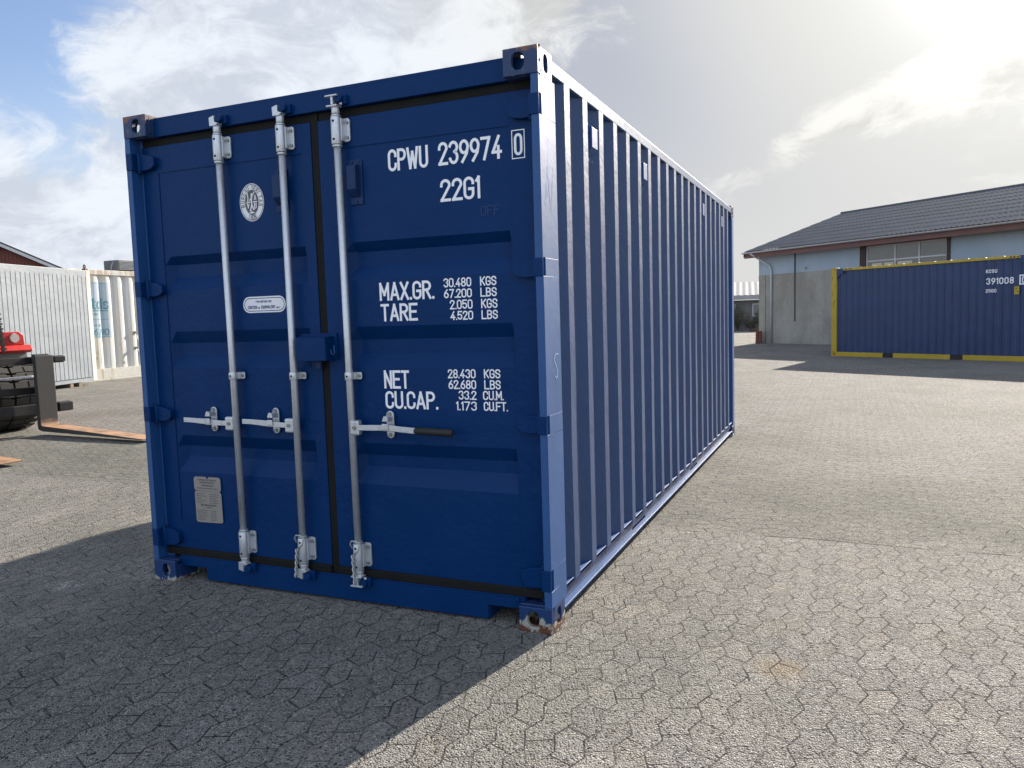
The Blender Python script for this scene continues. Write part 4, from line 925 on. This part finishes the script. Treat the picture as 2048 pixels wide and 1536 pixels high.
b = MB(); b.box(-.6, 5.8, -.02, .10, 2.93, 3.07); b.build('top_rail', M['creamrust'], K, bevel=.01)
b = MB(); b.box(-.6, 5.8, -.045, .10, .06, .325); b.box(-.6, 5.8, -.065, .10, .0, .055); b.build('base_beam', M['creamrust'], K, bevel=.006)
b = MB(); b.box(-.6, 5.8, .11, 2.4, .10, 3.05); b.build('body', M['offwhite'], K)
M['teal'] = flat('faded teal print', (.05, .25, .29), .6, 0, .25, 8); M['signblue'] = flat('faded pale blue sign', (.38, .47, .55), .55, 0, .06)
def KP(off): return lambda s, z: (s, -cor2(s) - off, z)
b = MB()
for i in range(30):
    s0, s1 = .0 + i * .022, .0 + (i + 1) * .022; b.add([KP(.004)(s0, 1.20), KP(.004)(s1, 1.20), KP(.004)(s1, 2.72), KP(.004)(s0, 2.72)], [(0, 1, 2, 3)])
lab(b.build('sign', M['signblue'], K), 'faded pale blue sign')
b = MB()
def ktext(s, x0, x1, z0, z1, t, gap=.2):
    tmp = MB(); text(tmp, s, x0, x1, z0, z1, t, lambda a, c_: (a, 0, c_), gap=gap); b.add([KP(.010)(p[0], p[2]) for p in tmp.v], tmp.f)
ktext('tals', .11, .63, 1.98, 2.30, .036, .32); ktext('cer', .08, .30, 1.82, 1.88, .014); ktext('c o', .16, .34, 1.51, 1.58, .016); ktext('6790', .13, .60, 1.26, 1.44, .024, .28)
for z, t in ((1.93, .022), (1.70, .010), (1.215, .008), (2.70, .01)):
    for i in range(28): s0, s1 = .03 + i * .021, .03 + (i + 1) * .021; b.add([KP(.0085)(s0, z), KP(.0085)(s1, z), KP(.0085)(s1, z + t), KP(.0085)(s0, z + t)], [(0, 1, 2, 3)])
lab(b.build('sign_print', M['teal'], K), 'teal letters tals and 6790')
b = MB(); b.tube([(1.50, -.05, .80), (1.50, -.08, 1.0), (1.50, -.05, 1.3)], .014, 8); b.box(1.44, 1.56, -.08, .03, 1.28, 1.34); b.box(1.44, 1.55, -.10, .03, .84, .89); b.tube([(1.47, -.08, .86), (1.45, -.12, .75), (1.46, -.10, .62)], .012, 8); b.build('door_fastening', M['bolt'], K)
ac = MB(); ac.box(1.06, 1.72, .0, .55, 3.09, 3.38); aco = ac.build('vent_unit', M['shedwall'], bevel=.01); aco.location = c2; aco.rotation_euler = (0, 0, rz2); tag(aco, 'grey boxy ventilation unit on the roof of the rust-streaked container', 'ventilation unit')
lv = MB()
for i in range(7): lv.box(1.10, 1.68, -.012, -.001, 3.115 + i * .036, 3.13 + i * .036, Matrix.Rotation(.4, 3, 'X'))
lv.tube([(1.06, .1, 3.30), (.98, .1, 3.32), (.92, .1, 3.20), (.90, .1, 3.10)], .01, 6)
lvo = lv.build('grille', M['zinc'], aco)

# ================================================================== BARN far left
M['redclad'] = None
m, nt = mat('dark red board cladding'); o = nt.obj(); xx = nt.xyz(o)[0]; fr_ = nt.m('FRACT', nt.m('DIVIDE', xx, .16)); n = nt.noise(nt.v('MULTIPLY', o, (6, 6, .6)), 2, 4)
c = nt.mix(n, (.10, .028, .020), (.16, .048, .032)); c = nt.mix(nt.ss(nt.m('ABSOLUTE', nt.m('SUBTRACT', fr_, .5)), .42, .47), c, (.03, .012, .01)); bsdf(nt, c, .75); M['redclad'] = m
ck = Vector(CAM)
apex = ck + (Vector((-22.88 - .02, 14.662, 4.50)) - ck) * 1.45; eav = ck + (Vector((-21.957, 15.961, 3.715)) - ck) * 1.45
dirb = (Vector((eav.x, eav.y, 0)) - Vector((apex.x, apex.y, 0))); hw0 = dirb.length; rise = apex.z - eav.z; dirb.normalize()
N = thing('red_barn', 'dark red boarded barn gable rising behind the ribbed white container', 'barn', (apex.x, apex.y, 0), math.atan2(dirb.y, dirb.x))
hw = hw0 * 2.4; zr = rise / hw0; az = apex.z
b = MB(); b.prism([(-hw + .3, 0), (hw - .3, 0), (hw - .3, az - zr * (hw - .3) - .18), (0, az - .18), (-hw + .3, az - zr * (hw - .3) - .18)], 'y', .3, 9); b.build('wall', M['redclad'], N)
b = MB()
for s in (1, -1): b.prism([(0, az), (s * hw, az - zr * hw), (s * hw, az - zr * hw - .07), (0, az - .07)], 'y', .0, 9.3)
b.build('roof', M['brown'], N)
b = MB()
for s in (1, -1): b.prism([(0, az - .075), (s * hw * .99, az - zr * hw * .99 - .075), (s * hw * .99, az - zr * hw * .99 - .24), (0, az - .24)], 'y', .02, .08)
b.build('verge_board', M['frame_w'], N)

# ================================================================== FORKLIFT
M['fsteel'] = flat('worn black steel', (.028, .028, .028), .45, .3, .35, 14, .003)
M['fblack'] = flat('matt black steel', (.015, .015, .016), .5, .0, .3, 20)
M['forktop'] = None
m, nt = mat('rusty fork steel'); o = nt.obj(); n = nt.noise(o, 6, 6, .65); n2 = nt.noise(nt.v('MULTIPLY', o, (3, 20, 3)), 2, 4); nz = nt.xyz(nt.new('ShaderNodeNewGeometry').outputs['Normal'])[2]
zz_, xx = nt.xyz(o)[2], nt.xyz(o)[0]
rust = nt.m('MULTIPLY', nt.ss(nt.m('ADD', nt.m('MULTIPLY', nt.ss(zz_, .42, .16), .5), nt.m('MULTIPLY', n, .5)), .62, .78), nt.m('MAXIMUM', nt.ss(nz, .5, .8), nt.m('MULTIPLY', nt.ss(nt.xyz(nt.new('ShaderNodeNewGeometry').outputs['Normal'])[0], .5, .8), .45)))
c = nt.mix(n2, (.034, .033, .032), (.062, .060, .057)); c = nt.mix(rust, c, nt.mix(n, (.34, .17, .08), (.46, .28, .15))); bsdf(nt, c, .55, nrm=nt.bump(n, .3, .006)); M['forktop'] = m
M['fred'] = paint('red machine paint', (.52, .025, .020), .35, .05); M['tyre'] = flat('dusty tyre rubber', (.028, .027, .026), .8, 0, .35, 8)
M['lamp'] = flat('headlamp glass', (.55, .48, .45), .2); M['chrome'] = flat('polished ram rod', (.60, .65, .72), .18, .9, .05)
M['fgrey'] = flat('grey machine paint', (.20, .20, .19), .5)
F = thing('forklift', 'heavy forklift with red body, black carriage and rusty forks lowered to the paving', 'forklift', (-6.60, 4.14, 0), math.atan2(-.18, 2.14))
# local: +x fork direction, +y away from camera. far fork centre y=0
def fork(y, lift):
    f = MB(); hw_ = .125; th_ = .065
    prof = [(-.0, 1.10), (-.0, .16), (.010, .085), (.045, .055 + .02), (.10, .062), (2.18, .040), (2.18, .052), (1.2, .095), (.16, .135), (.090, .140), (.078, .17), (.075, 1.10)]
    f.prism(prof, 'y', y - hw_, y + hw_); f.box(-.06, .02, y - hw_ * .8, y + hw_ * .8, 1.02, 1.12)
    return f.build('fork', M['forktop'], F, bevel=.008)
fork(0, 0); lab(fork(-1.70, 0), 'nearer rusty fork')
b = MB(); b.box(-.13, -.065, -2.05, .36, .985, 1.085); b.box(-.125, -.02, .20, .36, 1.00, 1.075); b.build('carriage_bar', M['fsteel'], F, bevel=.008)
b = MB(); b.box(-.13, -.065, -2.05, .42, .29, .43); b.box(-.125, -.02, .22, .42, .30, .42); b.build('carriage_bar', M['fsteel'], F, bevel=.008)
b = MB(); b.box(-.20, -.132, .02, .16, .26, 1.06); b.box(-.20, -.132, -1.95, -1.80, .26, 1.06); b.build('carriage_plate', M['fblack'], F, bevel=.006)
b = MB(); b.cyl((-.24, -1.8, .80), (-.24, .02, .80), .022, n=12); b.build('ram_rod', M['chrome'], F)
b = MB(); b.box(-.30, -.21, -1.8, .02, .56, .66); b.build('cross_member', M['fblack'], F, bevel=.01)
for y in (-1.28, -.62):
    b = MB(); b.box(-.50, -.22, y - .09, y + .09, .25, 4.2); b.build('mast_rail', M['fblack'], F, bevel=.01)
b = MB(); b.box(-.48, -.30, -1.19, -.71, 4.05, 4.2); b.box(-.48, -.38, -1.19, -.71, 1.4, 1.6); b.build('mast_beam', M['fblack'], F, bevel=.01)
def chain(y0, y1, x=-.36, z0=1.16, z1=2.44):
    c = MB(); z = z0; i = 0
    while z < z1:
        y = y0 + (y1 - y0) * (z - z0) / (z1 - z0); wd = .036 if i % 2 else .020; c.box(x - .018, x + .018, y - wd, y + wd, z, z + .026); c.box(x - .010, x + .010, y - .026, y + .010, z + .026, z + .034); z += .034; i += 1
    return c.build('lift_chain', M['fblack'], F)
chain(-.285, -.40); chain(-1.62, -1.50)
def tyre(y, name='wheel'):
    t = MB(); prof = [(.34, -.17), (.50, -.185), (.545, -.16), (.56, -.12), (.56, .12), (.545, .16), (.50, .185), (.34, .17)]; n = 44; cx, cz = -1.12, .562; vs = []
    for i in range(n):
        a = 2 * math.pi * i / n
        for r_, yy_ in prof: vs.append((cx + r_ * math.cos(a), y + yy_, cz + r_ * math.sin(a)))
    k = len(prof); fs = [(i * k + j, i * k + (j + 1) % k, ((i + 1) % n) * k + (j + 1) % k, ((i + 1) % n) * k + j) for i in range(n) for j in range(k)]
    t.add(vs, fs)
    for i in range(30):
        a = 2 * math.pi * i / 30
        for s in (-1, 1):
            rot = Matrix.Rotation(-a, 3, 'Y'); p = Vector((cx, y + s * .09, cz)); r_ = .567
            q = [Vector((r_ - .02, s * -.078, -.036)), Vector((r_ - .02, s * .095, -.050)), Vector((r_ - .02, s * .095, .036)), Vector((r_ - .02, s * -.078, .050))]
            vs = [p + rot @ v for v in q] + [p + rot @ (v + Vector((.020, 0, 0))) for v in q]; t.add(vs, [(0, 1, 2, 3), (7, 6, 5, 4), (0, 4, 5, 1), (1, 5, 6, 2), (2, 6, 7, 3), (3, 7, 4, 0)])
    w_ = t.build('wheel', M['tyre'], F)
    h = MB(); h.cyl((cx, y - .12, cz), (cx, y + .12, cz), .338, n=28); h.cyl((cx, y - .16, cz), (cx, y + .16, cz), .12, n=16); h.build('rim', M['fred'], w_)
    return w_
for y in (.13, -.27, -1.53, -1.93): tyre(y)
for y in (.02, -1.82):
    w_ = MB(); n = 32; cx, cz = -3.3, .45; w_.cyl((cx, y - .15, cz), (cx, y + .15, cz), .45, n=n); wo = w_.build('wheel', M['tyre'], F, bevel=.05)
    h = MB(); h.cyl((cx, y - .16, cz), (cx, y + .16, cz), .24, n=20); h.build('rim', M['fred'], wo)
b = MB(); b.box(-4.1, -.75, -1.30, -.50, .45, 1.15); b.box(-4.3, -2.9, -1.75, -.05, .55, 1.6); b.build('chassis', M['fred'], F, bevel=.04)
for yc in (-.14, -1.66):
    b = MB(); b.prism([(-1.70, 1.135), (-.66, 1.135), (-.60, 1.17), (-.66, 1.245), (-1.62, 1.245)], 'y', yc - .36, yc + .40); fe = b.build('fender', M['fred'], F, bevel=.012)
    b = MB(); b.box(-1.6, -.72, yc - .34, yc + .36, 1.070, 1.133); b.build('fender_bracket', M['fgrey'], fe)
    lx = -.70
    b = MB(); P_ = [(yc - .04, 1.246), (yc + .33, 1.246), (yc + .32, 1.39), (yc + .26, 1.435), (yc + .05, 1.435), (yc - .02, 1.40)]
    b.prism(P_, 'x', lx - .16, lx + .02); hl = b.build('lamp_housing', M['fred'], F, bevel=.01)
    b = MB(); b.cyl((lx + .021, yc + .185, 1.345), (lx + .045, yc + .185, 1.345), .070, .062, n=20); b.build('headlight', M['lamp'], hl)
b = MB()
for x in (-2.75, -1.35):
    for y in (-1.55, -.25): b.box(x - .05, x + .05, y - .05, y + .05, 1.28 if x > -2 else 1.6, 2.75)
b.box(-2.85, -1.25, -1.65, -.15, 2.75, 2.83); b.build('cab_frame', M['fblack'], F, bevel=.01)
b = MB(); b.box(-2.6, -2.0, -1.2, -.6, 1.15, 1.45); b.box(-2.7, -2.55, -1.2, -.6, 1.45, 2.0); b.build('seat', M['fblack'], F, bevel=.04)
# shift the black fork pocket floor etc.: nothing more
